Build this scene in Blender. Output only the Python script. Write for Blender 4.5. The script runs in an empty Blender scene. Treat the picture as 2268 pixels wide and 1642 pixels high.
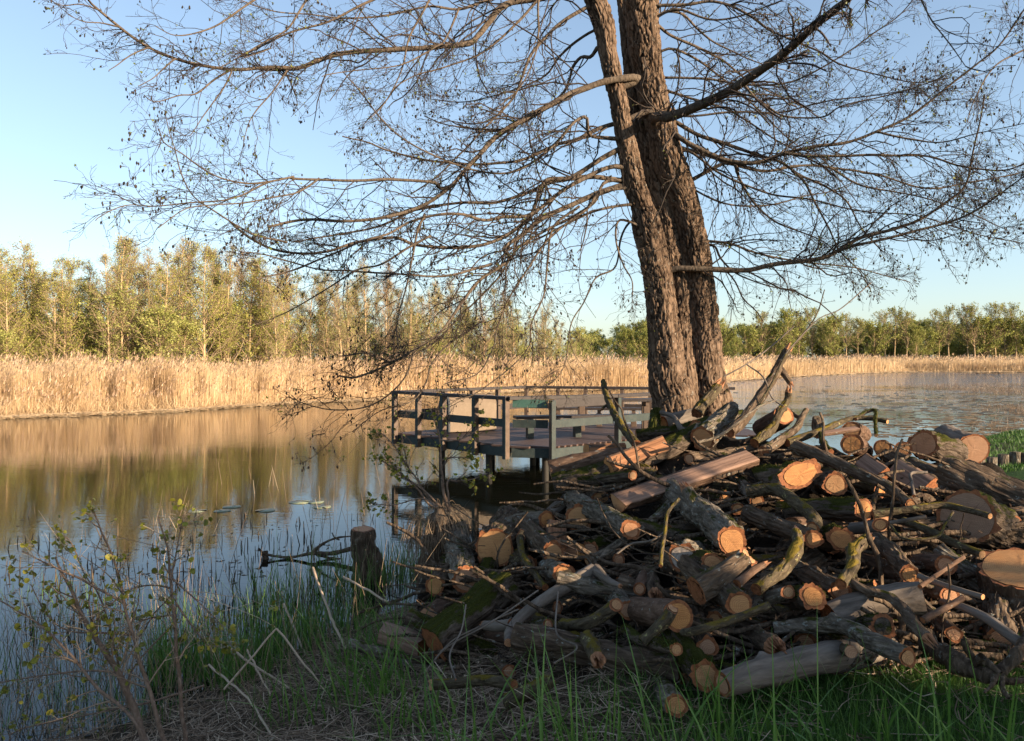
import bpy, math, random
import numpy as np
from mathutils import Vector, Matrix
R = math.radians
SC = bpy.context.scene
COL = SC.collection
rng = np.random.default_rng(7)
random.seed(7)

# ------------------------------------------------------------------ camera, sky, sun
H = 2.5            # eye height above the lake (water is z = 0)
F = 1700.0         # focal length in px of a 2268 px wide frame
U0, V0 = 1134.0, 795.0
cam = bpy.data.cameras.new('camera'); camo = bpy.data.objects.new('camera', cam); COL.objects.link(camo)
camo.location = (0, 0, H); camo.rotation_euler = (R(90), 0, 0)
cam.sensor_width = 36; cam.lens = 36 * F / 2268; cam.shift_y = -26 / 2268
cam.clip_start = 0.05; cam.clip_end = 4000
SC.camera = camo
SUN_EL, SUN_AZ = 15.0, 121.0      # degrees; azimuth from +Y clockwise
w = bpy.data.worlds.new('World'); SC.world = w; w.use_nodes = True
nt = w.node_tree; sky = nt.nodes.new('ShaderNodeTexSky'); sky.sky_type = 'NISHITA'; sky.sun_disc = False
sky.sun_elevation = R(SUN_EL); sky.sun_rotation = R(SUN_AZ); sky.air_density = 1.0; sky.dust_density = 0.8; sky.ozone_density = 2.4
bg = nt.nodes['Background']; bg.inputs[1].default_value = 0.1
hs = nt.nodes.new('ShaderNodeHueSaturation'); hs.inputs['Saturation'].default_value = .9; nt.links.new(sky.outputs[0], hs.inputs['Color'])
mu = nt.nodes.new('ShaderNodeMix'); mu.data_type = 'RGBA'; mu.blend_type = 'MULTIPLY'; mu.inputs[0].default_value = 1; mu.inputs[7].default_value = (1.0, 1.05, 1.09, 1); nt.links.new(hs.outputs[0], mu.inputs[6])
gm_ = nt.nodes.new('ShaderNodeGamma'); gm_.inputs[1].default_value = .80; nt.links.new(mu.outputs[2], gm_.inputs[0]); nt.links.new(gm_.outputs[0], bg.inputs[0])
sl = bpy.data.lights.new('sun', 'SUN'); sl.energy = 4.6; sl.angle = R(0.5); sl.color = (1.0, 0.80, 0.56)
so = bpy.data.objects.new('sun', sl); COL.objects.link(so)
SD = Vector((math.sin(R(SUN_AZ)) * math.cos(R(SUN_EL)), math.cos(R(SUN_AZ)) * math.cos(R(SUN_EL)), math.sin(R(SUN_EL))))
so.rotation_euler = SD.to_track_quat('Z', 'Y').to_euler(); so.location = (20, -20, 20)
SC.view_settings.view_transform = 'Standard'; SC.view_settings.look = 'None'
SC.view_settings.exposure = 1.68; SC.view_settings.gamma = 1.0
SC.render.engine = 'CYCLES'
SC.cycles.max_bounces = 6; SC.cycles.diffuse_bounces = 2; SC.cycles.glossy_bounces = 3; SC.cycles.transparent_max_bounces = 8
SC.cycles.use_adaptive_sampling = True; SC.cycles.adaptive_threshold = 0.015
SC.cycles.use_denoising = True

# ------------------------------------------------------------------ numeric helpers
def P(u, v, d): return np.array([(u - U0) / F * d, d, H - (v - V0) / F * d])
def sm(a, b, x): t = np.clip((x - a) / (b - a), 0, 1); return t * t * (3 - 2 * t)
def hash3(ix, iy, iz, s):
    h = (ix.astype(np.int64) * 374761393 + iy.astype(np.int64) * 668265263 + iz.astype(np.int64) * 2147483647 + s * 974634777) & 0xffffffff
    h = ((h ^ (h >> 13)) * 1274126177) & 0xffffffff
    h = ((h ^ (h >> 16)) * 2246822519) & 0xffffffff
    return ((h ^ (h >> 15)) & 0xffffff) / float(0xffffff)
def vn(p, s=0):
    """value noise in -1..1 at points p[...,3]"""
    f = np.floor(p); i = f.astype(np.int64); t = p - f; t = t * t * (3 - 2 * t)
    x, y, z = i[..., 0], i[..., 1], i[..., 2]; a, b, c = t[..., 0], t[..., 1], t[..., 2]
    o = 0
    for dx in (0, 1):
        for dy in (0, 1):
            for dz in (0, 1):
                o = o + hash3(x + dx, y + dy, z + dz, s) * (a if dx else 1 - a) * (b if dy else 1 - b) * (c if dz else 1 - c)
    return o * 2 - 1
def fbm(p, s=0, n=3): return sum(vn(p * 2 ** k, s + k) * .5 ** k for k in range(n))
def voro(p, s=0):
    f = np.floor(p).astype(np.int64); d1 = np.full(p.shape[:-1], 9.); d2 = d1.copy(); idh = d1 * 0
    for dx in (-1, 0, 1):
        for dy in (-1, 0, 1):
            for dz in (-1, 0, 1):
                x, y, z = f[..., 0] + dx, f[..., 1] + dy, f[..., 2] + dz
                q = np.stack([x + hash3(x, y, z, s), y + hash3(x, y, z, s + 1), z + hash3(x, y, z, s + 2)], -1)
                d = np.sqrt(((p - q) ** 2).sum(-1)); n = d < d1
                d2 = np.where(n, d1, np.minimum(d2, d)); d1 = np.where(n, d, d1); idh = np.where(n, hash3(x, y, z, s + 9), idh)
    return d1, d2, idh
def unit(a): return a / np.maximum(np.linalg.norm(a, axis=-1, keepdims=True), 1e-9)
def spline(pts, n):
    """Catmull-Rom through pts, n samples spaced evenly by length"""
    p = np.asarray(pts, float)
    if len(p) == 1: return np.repeat(p, n, 0)
    e = np.vstack([2 * p[0] - p[1], p, 2 * p[-1] - p[-2]]); out = []
    for i in range(len(p) - 1):
        a, b, c, d = e[i:i + 4]; t = np.linspace(0, 1, 12, endpoint=(i == len(p) - 2))[:, None]
        out.append(.5 * (2 * b + (c - a) * t + (2 * a - 5 * b + 4 * c - d) * t ** 2 + (3 * b - a - 3 * c + d) * t ** 3))
    q = np.vstack(out); L = np.r_[0, np.cumsum(np.linalg.norm(np.diff(q[:, :3], axis=0), axis=1))]
    s = np.linspace(0, L[-1], n)
    return np.stack([np.interp(s, L, q[:, k]) for k in range(q.shape[1])], 1)

# ------------------------------------------------------------------ mesh helpers
class MB:
    """collects vertices and faces (with material index, per-vertex tint) for ONE mesh"""
    def __init__(s): s.v = []; s.q = []; s.t = []; s.qm = []; s.tm = []; s.c = []; s.n = 0
    def add(s, v, q=None, t=None, m=0, c=0.5):
        v = np.asarray(v, float).reshape(-1, 3); k = len(v)
        s.v.append(v); s.c.append(np.broadcast_to(np.asarray(c, float), (k,)))
        if q is not None and len(q): q = np.asarray(q); s.q.append(q + s.n); s.qm.append(np.broadcast_to(np.asarray(m), (len(q),)))
        if t is not None and len(t): t = np.asarray(t); s.t.append(t + s.n); s.tm.append(np.broadcast_to(np.asarray(m), (len(t),)))
        s.n += k; return s
    def mesh(s, name, mats, smooth=True):
        me = bpy.data.meshes.new(name)
        v = np.vstack(s.v); q = np.vstack(s.q) if s.q else np.zeros((0, 4), int); t = np.vstack(s.t) if s.t else np.zeros((0, 3), int)
        me.vertices.add(len(v)); me.vertices.foreach_set('co', v.astype(np.float32).ravel())
        me.loops.add(4 * len(q) + 3 * len(t)); me.loops.foreach_set('vertex_index', np.r_[q.ravel(), t.ravel()].astype(np.int32))
        me.polygons.add(len(q) + len(t))
        me.polygons.foreach_set('loop_start', np.r_[np.arange(len(q)) * 4, 4 * len(q) + np.arange(len(t)) * 3].astype(np.int32))
        mi = np.concatenate(s.qm + s.tm) if (s.qm or s.tm) else np.zeros(0, int)
        me.polygons.foreach_set('material_index', mi.astype(np.int32))
        me.polygons.foreach_set('use_smooth', np.full(len(q) + len(t), smooth))
        a = me.attributes.new('tint', 'FLOAT', 'POINT'); a.data.foreach_set('value', np.concatenate(s.c).astype(np.float32))
        for m in (mats if isinstance(mats, (list, tuple)) else [mats]): me.materials.append(m)
        me.update(calc_edges=True); me.validate(); return me
    def build(s, name, mats, parent=None, smooth=True, mw=None):
        return link(name, s.mesh(name, mats, smooth), parent, mw)
def link(name, data, parent=None, mw=None):
    o = bpy.data.objects.new(name, data); COL.objects.link(o)
    if parent is not None: o.parent = parent
    if mw is not None: o.matrix_local = mw
    return o
def tag(o, label, cat, group=None, kind=None):
    o['label'] = label; o['category'] = cat
    if group: o['group'] = group
    if kind: o['kind'] = kind
    return o
def thing(name, label, cat, loc=(0, 0, 0), group=None, mw=None):
    o = bpy.data.objects.new(name, None); COL.objects.link(o); o.empty_display_size = .1
    if mw is not None: o.matrix_world = mw
    else: o.location = loc
    return tag(o, label, cat, group)
def rings(n, k, closed=True):
    """quads of n rings of k vertices"""
    i = np.arange(n - 1)[:, None] * k; j = np.arange(k)[None]; j2 = (j + 1) % k
    return np.stack([i + j, i + j2, i + k + j2, i + k + j], -1).reshape(-1, 4)
def frames(pts):
    t = unit(np.gradient(pts, axis=0)); a = np.zeros_like(t)
    ref = np.array([0, 0, 1.]) if abs(t[0][2]) < .9 else np.array([1., 0, 0])
    x = np.cross(t[0], ref); x /= np.linalg.norm(x)
    for i in range(len(t)):
        x = x - t[i] * (x @ t[i]); x /= np.linalg.norm(x) + 1e-12; a[i] = x
    return t, a, np.cross(t, a)
def tubes(mb, PT, RD, k=3, m=0, c=.5):
    """batch of N polylines [N,K,3] with radii [N,K] as k-sided tubes"""
    N, K = PT.shape[:2]; t = unit(np.gradient(PT, axis=1)); ref = np.where(np.abs(t[..., 2:3]) < .8, np.array([0, 0, 1.]), np.array([1., 0, 0]))
    ref = np.broadcast_to(ref[:, :1], t.shape); x = unit(np.cross(t, ref)); y = np.cross(t, x)
    a = np.arange(k) * 2 * np.pi / k
    v = PT[:, :, None] + RD[:, :, None, None] * (np.cos(a)[:, None] * x[:, :, None] + np.sin(a)[:, None] * y[:, :, None])
    q = (rings(K, k)[None] + (np.arange(N) * K * k)[:, None, None]).reshape(-1, 4)
    mb.add(v, q, m=m, c=np.repeat(np.broadcast_to(c, (N,)), K * k) if np.ndim(c) else c)
def box(mb, a, b, wd, ht, up=(0, 0, 1), m=0, c=.5, ms=None):
    """bar from a to b (centre line), width across, height along up, with softened long edges"""
    a = np.asarray(a, float); b = np.asarray(b, float); t = unit(b - a); up = np.asarray(up, float)
    s = unit(np.cross(t, up)); n = np.cross(s, t); e = min(wd, ht) * .07
    pr = [(-wd / 2, -ht / 2 + e), (-wd / 2 + e, -ht / 2), (wd / 2 - e, -ht / 2), (wd / 2, -ht / 2 + e), (wd / 2, ht / 2 - e), (wd / 2 - e, ht / 2), (-wd / 2 + e, ht / 2), (-wd / 2, ht / 2 - e)]
    r = np.array([s * x + n * y for x, y in pr]); v = np.vstack([a + r, b + r])
    q = [[i, (i + 1) % 8, 8 + (i + 1) % 8, 8 + i] for i in range(8)]
    for o, f in ((0, 1), (8, -1)):
        q += [[o + 0, o + 7, o + 4, o + 3][::f], [o + 0, o + 3, o + 2, o + 1][::f], [o + 7, o + 6, o + 5, o + 4][::f]]
    mi = np.full(len(q), m)
    if ms is not None: mi[[1, 5]] = ms
    mb.add(v, q, m=mi, c=c)
def leaves(mb, pos, size, m=0, c=.5, flat=0.0, asp=.8):
    """diamond-shaped leaf faces with random lie at pos[N,3]"""
    N = len(pos); a = unit(rng.normal(size=(N, 3))); b = rng.normal(size=(N, 3)); b[:, 2] += flat * 3
    b = unit(np.cross(a, b)); s = np.broadcast_to(size, (N,))[:, None]
    v = np.stack([pos - a * s * .5, pos + b * s * .5 * asp - a * s * .05, pos + a * s * .5, pos - b * s * .5 * asp - a * s * .05], 1)
    mb.add(v, np.arange(N * 4).reshape(-1, 4), m=m, c=np.repeat(np.broadcast_to(c, (N,)), 4))
def blades(mb, base, length, width, lean, m=0, c=.5, K=4, curl=.5):
    """grass blades: tapered strips that bend; base[N,3], lean = horizontal vectors [N,3]"""
    N = len(base); t = np.linspace(0, 1, K)[None, :, None]; L = np.broadcast_to(length, (N,))[:, None, None]
    up = np.array([0, 0, 1.]); ln = lean[:, None, :]
    d = up * t * (1 - curl * (ln ** 2).sum(-1, keepdims=True) * t) + ln * t ** 1.7
    p = base[:, None] + d * L; ph = rng.uniform(0, 2 * np.pi, N); sd = np.stack([np.cos(ph), np.sin(ph), 0 * ph], 1)[:, None]
    wv = np.broadcast_to(width, (N,))[:, None, None] * (1 - t ** 2 * .95) * sd * .5
    v = np.stack([p - wv, p + wv], 2).reshape(N, -1, 3)
    i = np.arange(K - 1) * 2; q = np.stack([i, i + 1, i + 3, i + 2], 1)
    mb.add(v, (q[None] + (np.arange(N) * 2 * K)[:, None, None]).reshape(-1, 4), m=m, c=np.repeat(np.broadcast_to(c, (N,)), 2 * K))

# ------------------------------------------------------------------ materials
class NM:
    def __init__(s, name, rough=.8, spec=.3):
        s.m = bpy.data.materials.new(name); s.m.use_nodes = True; s.t = s.m.node_tree; s.b = s.t.nodes['Principled BSDF']
        s.b.inputs['Roughness'].default_value = rough; s.b.inputs['Specular IOR Level'].default_value = spec
        s.tc = s.n('TexCoord'); s.oi = s.n('ObjectInfo')
    def n(s, k, **kw):
        x = s.t.nodes.new('ShaderNode' + k)
        for a, b in kw.items(): setattr(x, a, b)
        return x
    def l(s, a, b): s.t.links.new(a, b)
    def coord(s, scale=(1, 1, 1), rnd=True):
        mp = s.n('Mapping'); mp.inputs['Scale'].default_value = scale; s.l(s.tc.outputs['Object'], mp.inputs['Vector'])
        if rnd:
            v = s.n('VectorMath', operation='MULTIPLY_ADD'); c = s.n('CombineXYZ')
            for i in range(3): s.l(s.oi.outputs['Random'], c.inputs[i])
            s.l(c.outputs[0], v.inputs[0]); v.inputs[1].default_value = (37, 53, 71); s.l(mp.outputs[0], v.inputs[2]); return v.outputs[0]
        return mp.outputs[0]
    def noise(s, scale=(1, 1, 1), detail=6, rough=.6, dist=0, rnd=True):
        x = s.n('TexNoise'); x.inputs['Scale'].default_value = 1; x.inputs['Detail'].default_value = detail; x.inputs['Roughness'].default_value = rough; x.inputs['Distortion'].default_value = dist
        s.l(s.coord(scale, rnd), x.inputs['Vector']); return x.outputs[0]
    def ramp(s, f, stops):
        r = s.n('ValToRGB'); e = r.color_ramp.elements
        while len(e) < len(stops): e.new(.5)
        for x, (p, c) in zip(e, stops): x.position = p; x.color = (*c, 1) if len(c) == 3 else c
        s.l(f, r.inputs[0]); return r.outputs[0]
    def mix(s, f, a, b):
        x = s.n('Mix', data_type='RGBA'); s.l(f, x.inputs[0]) if not isinstance(f, float) else setattr(x.inputs[0], 'default_value', f)
        for i, q in ((6, a), (7, b)):
            if isinstance(q, tuple): x.inputs[i].default_value = (*q, 1)
            else: s.l(q, x.inputs[i])
        return x.outputs[2]
    def math(s, op, a, b=0.0, c=None):
        x = s.n('Math', operation=op)
        for i, q in enumerate((a, b) if c is None else (a, b, c)):
            if isinstance(q, (int, float)): x.inputs[i].default_value = q
            else: s.l(q, x.inputs[i])
        return x.outputs[0]
    def attr(s, name='tint'): x = s.n('Attribute', attribute_name=name); return x.outputs['Fac']
    def bump(s, h, strength=.5, dist=.01):
        x = s.n('Bump'); x.inputs['Strength'].default_value = strength; x.inputs['Distance'].default_value = dist
        s.l(h, x.inputs['Height']); s.l(x.outputs[0], s.b.inputs['Normal'])
    def col(s, c):
        if isinstance(c, tuple): s.b.inputs['Base Color'].default_value = (*c, 1)
        else: s.l(c, s.b.inputs['Base Color'])
    def up(s):
        g = s.n('NewGeometry'); x = s.n('SeparateXYZ'); s.l(g.outputs['Normal'], x.inputs[0]); return x.outputs[2]

def bark(name, cols, stretch=.22, scale=40, moss=0.0, crack=None, mosscol=((.012, .015, .004), (.060, .060, .012)), lich=0.0, lichcol=(.24, .25, .22), bd=.012):
    m = NM(name, .95, .04); n = m.noise((scale, scale, scale * stretch), 8, .65, .4)
    c = m.ramp(n, [(.30, cols[0]), (.5, cols[1]), (.72, cols[2])])
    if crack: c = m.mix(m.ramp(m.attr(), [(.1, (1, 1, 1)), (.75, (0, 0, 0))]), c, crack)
    big = m.noise((5, 5, 2.5), 4, .6)
    c = m.mix(m.ramp(big, [(.35, (0, 0, 0)), (.7, (.7, .7, .7))]), c, m.mix(.5, c, cols[2]))
    if lich:
        ln = m.noise((26, 26, 18), 5, .7); f = m.ramp(ln, [(.62 - lich * .2, (0, 0, 0)), (.68 - lich * .2, (.85, .85, .85))]); c = m.mix(f, c, lichcol)
    if moss:
        mn = m.noise((9, 9, 6), 6, .7); f = m.math('ADD', m.math('MULTIPLY', m.up(), .28), mn)
        f = m.ramp(f, [(.84 - moss * .32, (0, 0, 0)), (.93 - moss * .32, (1, 1, 1))])
        mc = m.ramp(m.noise((160, 160, 160), 4, .8), [(.3, mosscol[0]), (.7, mosscol[1])]); c = m.mix(f, c, mc)
    m.col(c); v = m.n('TexVoronoi', feature='DISTANCE_TO_EDGE'); m.l(m.coord((scale * .6, scale * .6, scale * stretch * .5)), v.inputs['Vector']); v.inputs['Scale'].default_value = 1
    m.bump(m.math('ADD', n, m.math('MULTIPLY', m.math('MINIMUM', v.outputs[0], .25), 2.4)), 1.0, bd); return m.m
def wood(name, a, b, dark, ring=110, sawn=True):
    """end grain: rings round the local z axis, radial cracks, saw marks"""
    m = NM(name, .75, .25); x = m.n('SeparateXYZ'); wv = m.n('VectorMath', operation='ADD'); dn = m.n('TexNoise'); dn.inputs['Scale'].default_value = 9; dn.inputs['Detail'].default_value = 3
    m.l(m.tc.outputs['Object'], dn.inputs['Vector']); sc = m.n('VectorMath', operation='SCALE'); sc.inputs['Scale'].default_value = .03; m.l(dn.outputs['Color'], sc.inputs[0])
    m.l(m.tc.outputs['Object'], wv.inputs[0]); m.l(sc.outputs[0], wv.inputs[1]); m.l(wv.outputs[0], x.inputs[0])
    r = m.math('SQRT', m.math('ADD', m.math('MULTIPLY', x.outputs[0], x.outputs[0]), m.math('MULTIPLY', x.outputs[1], x.outputs[1])))
    ringf = m.math('ADD', m.math('MULTIPLY', m.math('SINE', m.math('MULTIPLY', r, ring * 6.28)), .5), .5)
    c = m.mix(m.math('MULTIPLY', ringf, .45), a, dark)
    bigs = m.noise((12, 12, 12), 4, .6); c = m.mix(m.ramp(bigs, [(.35, (0, 0, 0)), (.65, (.85, .85, .85))]), c, m.mix(m.math('MULTIPLY', ringf, .3), b, dark))
    ang = m.math('ARCTAN2', x.outputs[1], x.outputs[0]); cr = m.n('TexNoise', noise_dimensions='2D'); cb = m.n('CombineXYZ')
    m.l(m.math('MULTIPLY_ADD', ang, 4.0, m.math('MULTIPLY', m.oi.outputs['Random'], 90)), cb.inputs[0]); m.l(m.math('MULTIPLY', r, 3), cb.inputs[1]); m.l(cb.outputs[0], cr.inputs['Vector']); cr.inputs['Scale'].default_value = 1.6; cr.inputs['Detail'].default_value = 1
    cf = m.ramp(cr.outputs[0], [(.485, (0, 0, 0)), (.498, (.8, .8, .8)), (.502, (.8, .8, .8)), (.515, (0, 0, 0))])
    cf = m.math('MULTIPLY', cf, m.ramp(m.noise((7, 7, 7), 2), [(.5, (0, 0, 0)), (.6, (1, 1, 1))]))
    c = m.mix(cf, c, (.05, .02, .01)); sw = m.noise((14, 170, 14), 3, .6); c = m.mix(m.math('MULTIPLY', m.ramp(sw, [(.4, (0, 0, 0)), (.65, (1, 1, 1))]), .35), c, dark)
    c = m.mix(m.math('MULTIPLY', m.oi.outputs['Random'], .38), c, m.mix(m.math('MULTIPLY', ringf, .3), (.30, .215, .15), dark)); st = m.noise((22, 22, 22), 5, .7); c = m.mix(m.ramp(st, [(.58, (0, 0, 0)), (.72, (.6, .6, .6))]), c, (.10, .055, .03))
    m.col(c); m.bump(m.math('ADD', sw, m.math('MULTIPLY', ringf, .15)), .5 if sawn else .8, .006); return m.m
def grain(name, cols, sc=(30, 30, 2.2), bd=.006, rough=.75, spec=.25):
    m = NM(name, rough, spec); n = m.noise(sc, 7, .65, .5); m.col(m.ramp(n, [(.3, cols[0]), (.52, cols[1]), (.75, cols[2])])); m.bump(n, .7, bd); return m.m
def tinted(name, stops, rough=.6, spec=.25, trans=0.0, sc=None):
    m = NM(name, rough, spec); c = m.ramp(m.attr(), stops)
    if sc: c = m.mix(m.math('MULTIPLY', m.ramp(m.noise((sc, sc, sc), 3, .6, rnd=False), [(.4, (0, 0, 0)), (.65, (1, 1, 1))]), .6), c, stops[0][1])
    m.col(c)
    if trans:
        tr = m.n('BsdfTranslucent'); m.l(c, tr.inputs[0]) if not isinstance(c, tuple) else None
        mx = m.n('MixShader'); mx.inputs[0].default_value = trans; m.l(m.b.outputs[0], mx.inputs[1]); m.l(tr.outputs[0], mx.inputs[2]); m.l(mx.outputs[0], m.t.nodes['Material Output'].inputs[0])
    return m.m
M = {}
M['dark'] = bark('bark_dark', ((.013, .009, .007), (.066, .045, .031), (.185, .135, .096)), .2, 38, moss=.12, lich=.05)
M['grey'] = bark('bark_grey_lichen', ((.015, .012, .009), (.088, .070, .053), (.25, .205, .16)), .25, 42, moss=.22, lich=.2)
M['moss'] = bark('bark_mossy', ((.014, .010, .008), (.066, .048, .036), (.15, .115, .088)), .25, 38, moss=.72)
M['brown'] = bark('bark_reddish_brown', ((.03, .018, .012), (.090, .054, .037), (.175, .112, .08)), .3, 36, lich=.02, bd=.006)
M['pale'] = bark('bark_pale_smooth', ((.05, .041, .033), (.125, .10, .082), (.215, .178, .148)), .12, 26, bd=.005)
M['lichen'] = bark('bark_yellow_lichen', ((.016, .013, .009), (.06, .046, .03), (.13, .10, .065)), .3, 44, moss=.42, mosscol=((.06, .045, .008), (.16, .115, .022)), lich=.1, lichcol=(.30, .27, .12))
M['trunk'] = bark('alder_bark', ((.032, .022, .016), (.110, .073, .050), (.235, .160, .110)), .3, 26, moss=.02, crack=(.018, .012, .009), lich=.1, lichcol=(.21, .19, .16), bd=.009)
M['limb'] = bark('alder_limb_bark', ((.03, .023, .018), (.085, .064, .048), (.155, .12, .09)), .5, 40, moss=.1, bd=.004)
M['twig'] = tinted('alder_twig_bark', [(0, (.02, .014, .011)), (1, (.06, .042, .032))], .7)
M['fresh'] = wood('cut_wood_orange', (.60, .28, .09), (.48, .20, .06), (.24, .085, .024))
M['tan'] = wood('cut_wood_tan', (.56, .29, .115), (.46, .215, .08), (.23, .095, .034))
M['dull'] = wood('cut_wood_dull_brown', (.34, .205, .13), (.27, .16, .10), (.13, .07, .04))
M['red'] = wood('cut_wood_reddish', (.52, .27, .145), (.43, .205, .10), (.21, .09, .04))
M['white'] = wood('cut_wood_weathered', (.42, .36, .31), (.30, .25, .21), (.13, .10, .085), 60)
M['inner'] = grain('inner_bark', ((.10, .035, .014), (.25, .09, .035), (.36, .15, .065)), (40, 40, 40))
M['split'] = grain('split_wood', ((.10, .042, .02), (.27, .12, .055), (.38, .195, .10)), (34, 34, 1.6))
M['plank'] = grain('sawn_wood_pinkish', ((.10, .055, .038), (.22, .13, .09), (.32, .205, .15)), (40, 40, 1.5))
# ------------------------------------------------------------------ terrain and water
SHORE = np.array([(-80, -6), (-10, 2.6), (-6, 3.3), (-3.5, 4.5), (-2.7, 5.2), (-2.1, 6.1), (-1.65, 7.0), (-1.2, 7.6), (-.7, 8.3), (0, 9.2), (1.5, 10.9), (4, 11.3), (7, 13.3), (9.1, 16.6), (11, 18.4), (14, 19.2), (30, 19), (120, 15)], float)
FARD = [(-3200, 30), (-600, 31), (0, 32.7), (396, 37), (633, 43), (827, 46.7), (1130, 58), (1430, 65), (1600, 84), (1826, 118), (2020, 150), (2268, 143), (2700, 130), (3300, 120), (6000, 100)]
FAR = np.array([((u - U0) / F * d, d) for u, d in FARD])
def sdist(x, y, line, poly):
    d = np.full(x.shape, 1e9)
    for a, b in zip(line[:-1], line[1:]):
        e = b - a; t = np.clip(((x - a[0]) * e[0] + (y - a[1]) * e[1]) / (e @ e), 0, 1); d = np.minimum(d, np.hypot(x - a[0] - t * e[0], y - a[1] - t * e[1]))
    ins = np.zeros(x.shape, bool)
    for a, b in zip(poly, np.roll(poly, -1, 0)):
        if a[1] == b[1]: continue
        c = ((a[1] > y) != (b[1] > y)) & (x < (b[0] - a[0]) * (y - a[1]) / (b[1] - a[1]) + a[0]); ins ^= c
    return np.where(ins, d, -d)
NP_ = np.vstack([SHORE, [(120, -300), (-300, -300), (-300, -6)]]); FP_ = np.vstack([FAR, [(2500, 100), (2500, 3000), (-2500, 3000), (-2500, 30)]])
def near_sd(x, y): return sdist(np.asarray(x, float), np.asarray(y, float), SHORE, NP_)
def far_sd(x, y): return sdist(np.asarray(x, float), np.asarray(y, float), FAR, FP_)
def gz(x, y):
    x = np.asarray(x, float); y = np.asarray(y, float); s = near_sd(x, y); f = far_sd(x, y)
    p = np.stack([x, y, 0 * x], -1)
    zn = np.where(s > 0, .92 * (1 - np.exp(-np.maximum(s, 0) / (1.7 + 2.6 * sm(.9, -2.2, x) - 1.25 * sm(5, 8, x)))) + .03 * fbm(p * 1.7, 3) * sm(0, 1, s), .3 * s)
    zf = np.where(f > 0, .35 * sm(0, 6, f) + .03, .25 * f)
    return np.maximum(np.maximum(zn, zf), -.8)
def graded(lo, hi, segs):
    out = [lo]
    for e, st in segs:
        n = max(1, int(round((e - out[-1]) / st))); out += list(np.linspace(out[-1], e, n + 1)[1:])
    return np.array(out)
gx = graded(-2500, 2500, [(-400, 300), (-120, 20), (-40, 5), (-10, 1), (-6, .4), (6, .1), (14, .3), (40, 1.5), (120, 5), (400, 20), (2500, 300)])
gy = graded(-250, 3000, [(-40, 20), (-6, 2), (2, .5), (10, .1), (18, .25), (70, 1.5), (170, 4), (400, 20), (3000, 300)])
X, Y = np.meshgrid(gx, gy); Z = gz(X, Y)
gm = MB(); nx, ny = len(gx), len(gy); i = (np.arange(ny - 1)[:, None] * nx + np.arange(nx - 1)[None]).ravel()
sd = near_sd(X, Y); fdx = far_sd(X, Y)
# tint: 0 damp mud by the water, .5 dry reed litter, 1 grass
lawn = sm(1.0, 2.2, sd) * sm(.2, 1.6, X - .25 * (Y - 4) + .3 * vn(np.stack([X, Y, 0 * X], -1) * 1.3, 9))
tint = np.where(sd > 0, np.clip(.15 + .35 * sm(0, .8, sd), 0, 1) * (1 - lawn) + lawn * 1.0, .12)
tint = np.where(fdx > 0, .5 + .5 * sm(14, 30, fdx), tint)
gm.add(np.stack([X, Y, Z], -1), np.stack([i, i + 1, i + nx + 1, i + nx], 1), c=tint.ravel())
mg = NM('ground_soil', .95, .1); n1 = mg.noise((9, 9, 9), 8, .7, rnd=False); n2 = mg.noise((60, 60, 60), 4, .7, rnd=False)
soil = mg.ramp(n1, [(.3, (.018, .013, .009)), (.7, (.06, .045, .03))]); lit = mg.ramp(n2, [(.3, (.03, .021, .014)), (.7, (.12, .085, .056))]); gra = mg.ramp(n1, [(.3, (.018, .035, .008)), (.7, (.045, .085, .018))])
at = mg.attr(); c = mg.mix(mg.ramp(at, [(.15, (0, 0, 0)), (.45, (1, 1, 1))]), soil, lit); c = mg.mix(mg.ramp(at, [(.55, (0, 0, 0)), (.85, (1, 1, 1))]), c, gra)
mg.col(c); mg.bump(mg.math('ADD', n1, mg.math('MULTIPLY', n2, .4)), .8, .03)
tag(gm.build('ground', mg.m), 'grassy earth bank and far shore round the lake', 'ground', kind='structure')

mw = NM('lake_water', .03, .5); mw.b.inputs['IOR'].default_value = 1.33; mw.col((.005, .0055, .0035))
wa = mw.noise((1.7, 6.5, 1), 3, .55, .4, rnd=False); wb = mw.noise((7, 20, 1), 2, .5, .2, rnd=False); wc = mw.noise((.10, .22, 1), 2, .5, rnd=False)
calm = mw.ramp(wc, [(.38, (.35, .35, .35)), (.62, (1, 1, 1))]); sx = mw.n('SeparateXYZ'); mw.l(mw.tc.outputs['Object'], sx.inputs[0]); mr = mw.n('MapRange', interpolation_type='SMOOTHSTEP'); mw.l(sx.outputs[1], mr.inputs[0]); mr.inputs[1].default_value = 9; mr.inputs[2].default_value = 75; mr.inputs[3].default_value = .5; mr.inputs[4].default_value = 3.2; m3 = mw.n('MapRange', interpolation_type='SMOOTHSTEP'); mw.l(sx.outputs[1], m3.inputs[0]); m3.inputs[1].default_value = 20; m3.inputs[2].default_value = 48; m3.inputs[3].default_value = 0; m3.inputs[4].default_value = .85; m2 = mw.n('MapRange', interpolation_type='SMOOTHSTEP'); mw.l(sx.outputs[1], m2.inputs[0]); m2.inputs[1].default_value = 62; m2.inputs[2].default_value = 95; m2.inputs[3].default_value = 0; m2.inputs[4].default_value = 9; calm = mw.math('MULTIPLY', calm, mw.math('ADD', mr.outputs[0], m2.outputs[0]))
mw.bump(mw.math('MULTIPLY', mw.math('ADD', mw.math('MULTIPLY', wa, mw.math('SUBTRACT', 1.0, m3.outputs[0])), mw.math('MULTIPLY', wb, mw.math('MULTIPLY_ADD', m3.outputs[0], .5, .34))), calm), .30, .0145)
wm = MB(); wx = np.array([-2000, -100, 0, 100, 2000.]); wy = np.array([-60, 40, 200, 2600.]); X, Y = np.meshgrid(wx, wy); k = len(wx)
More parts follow.
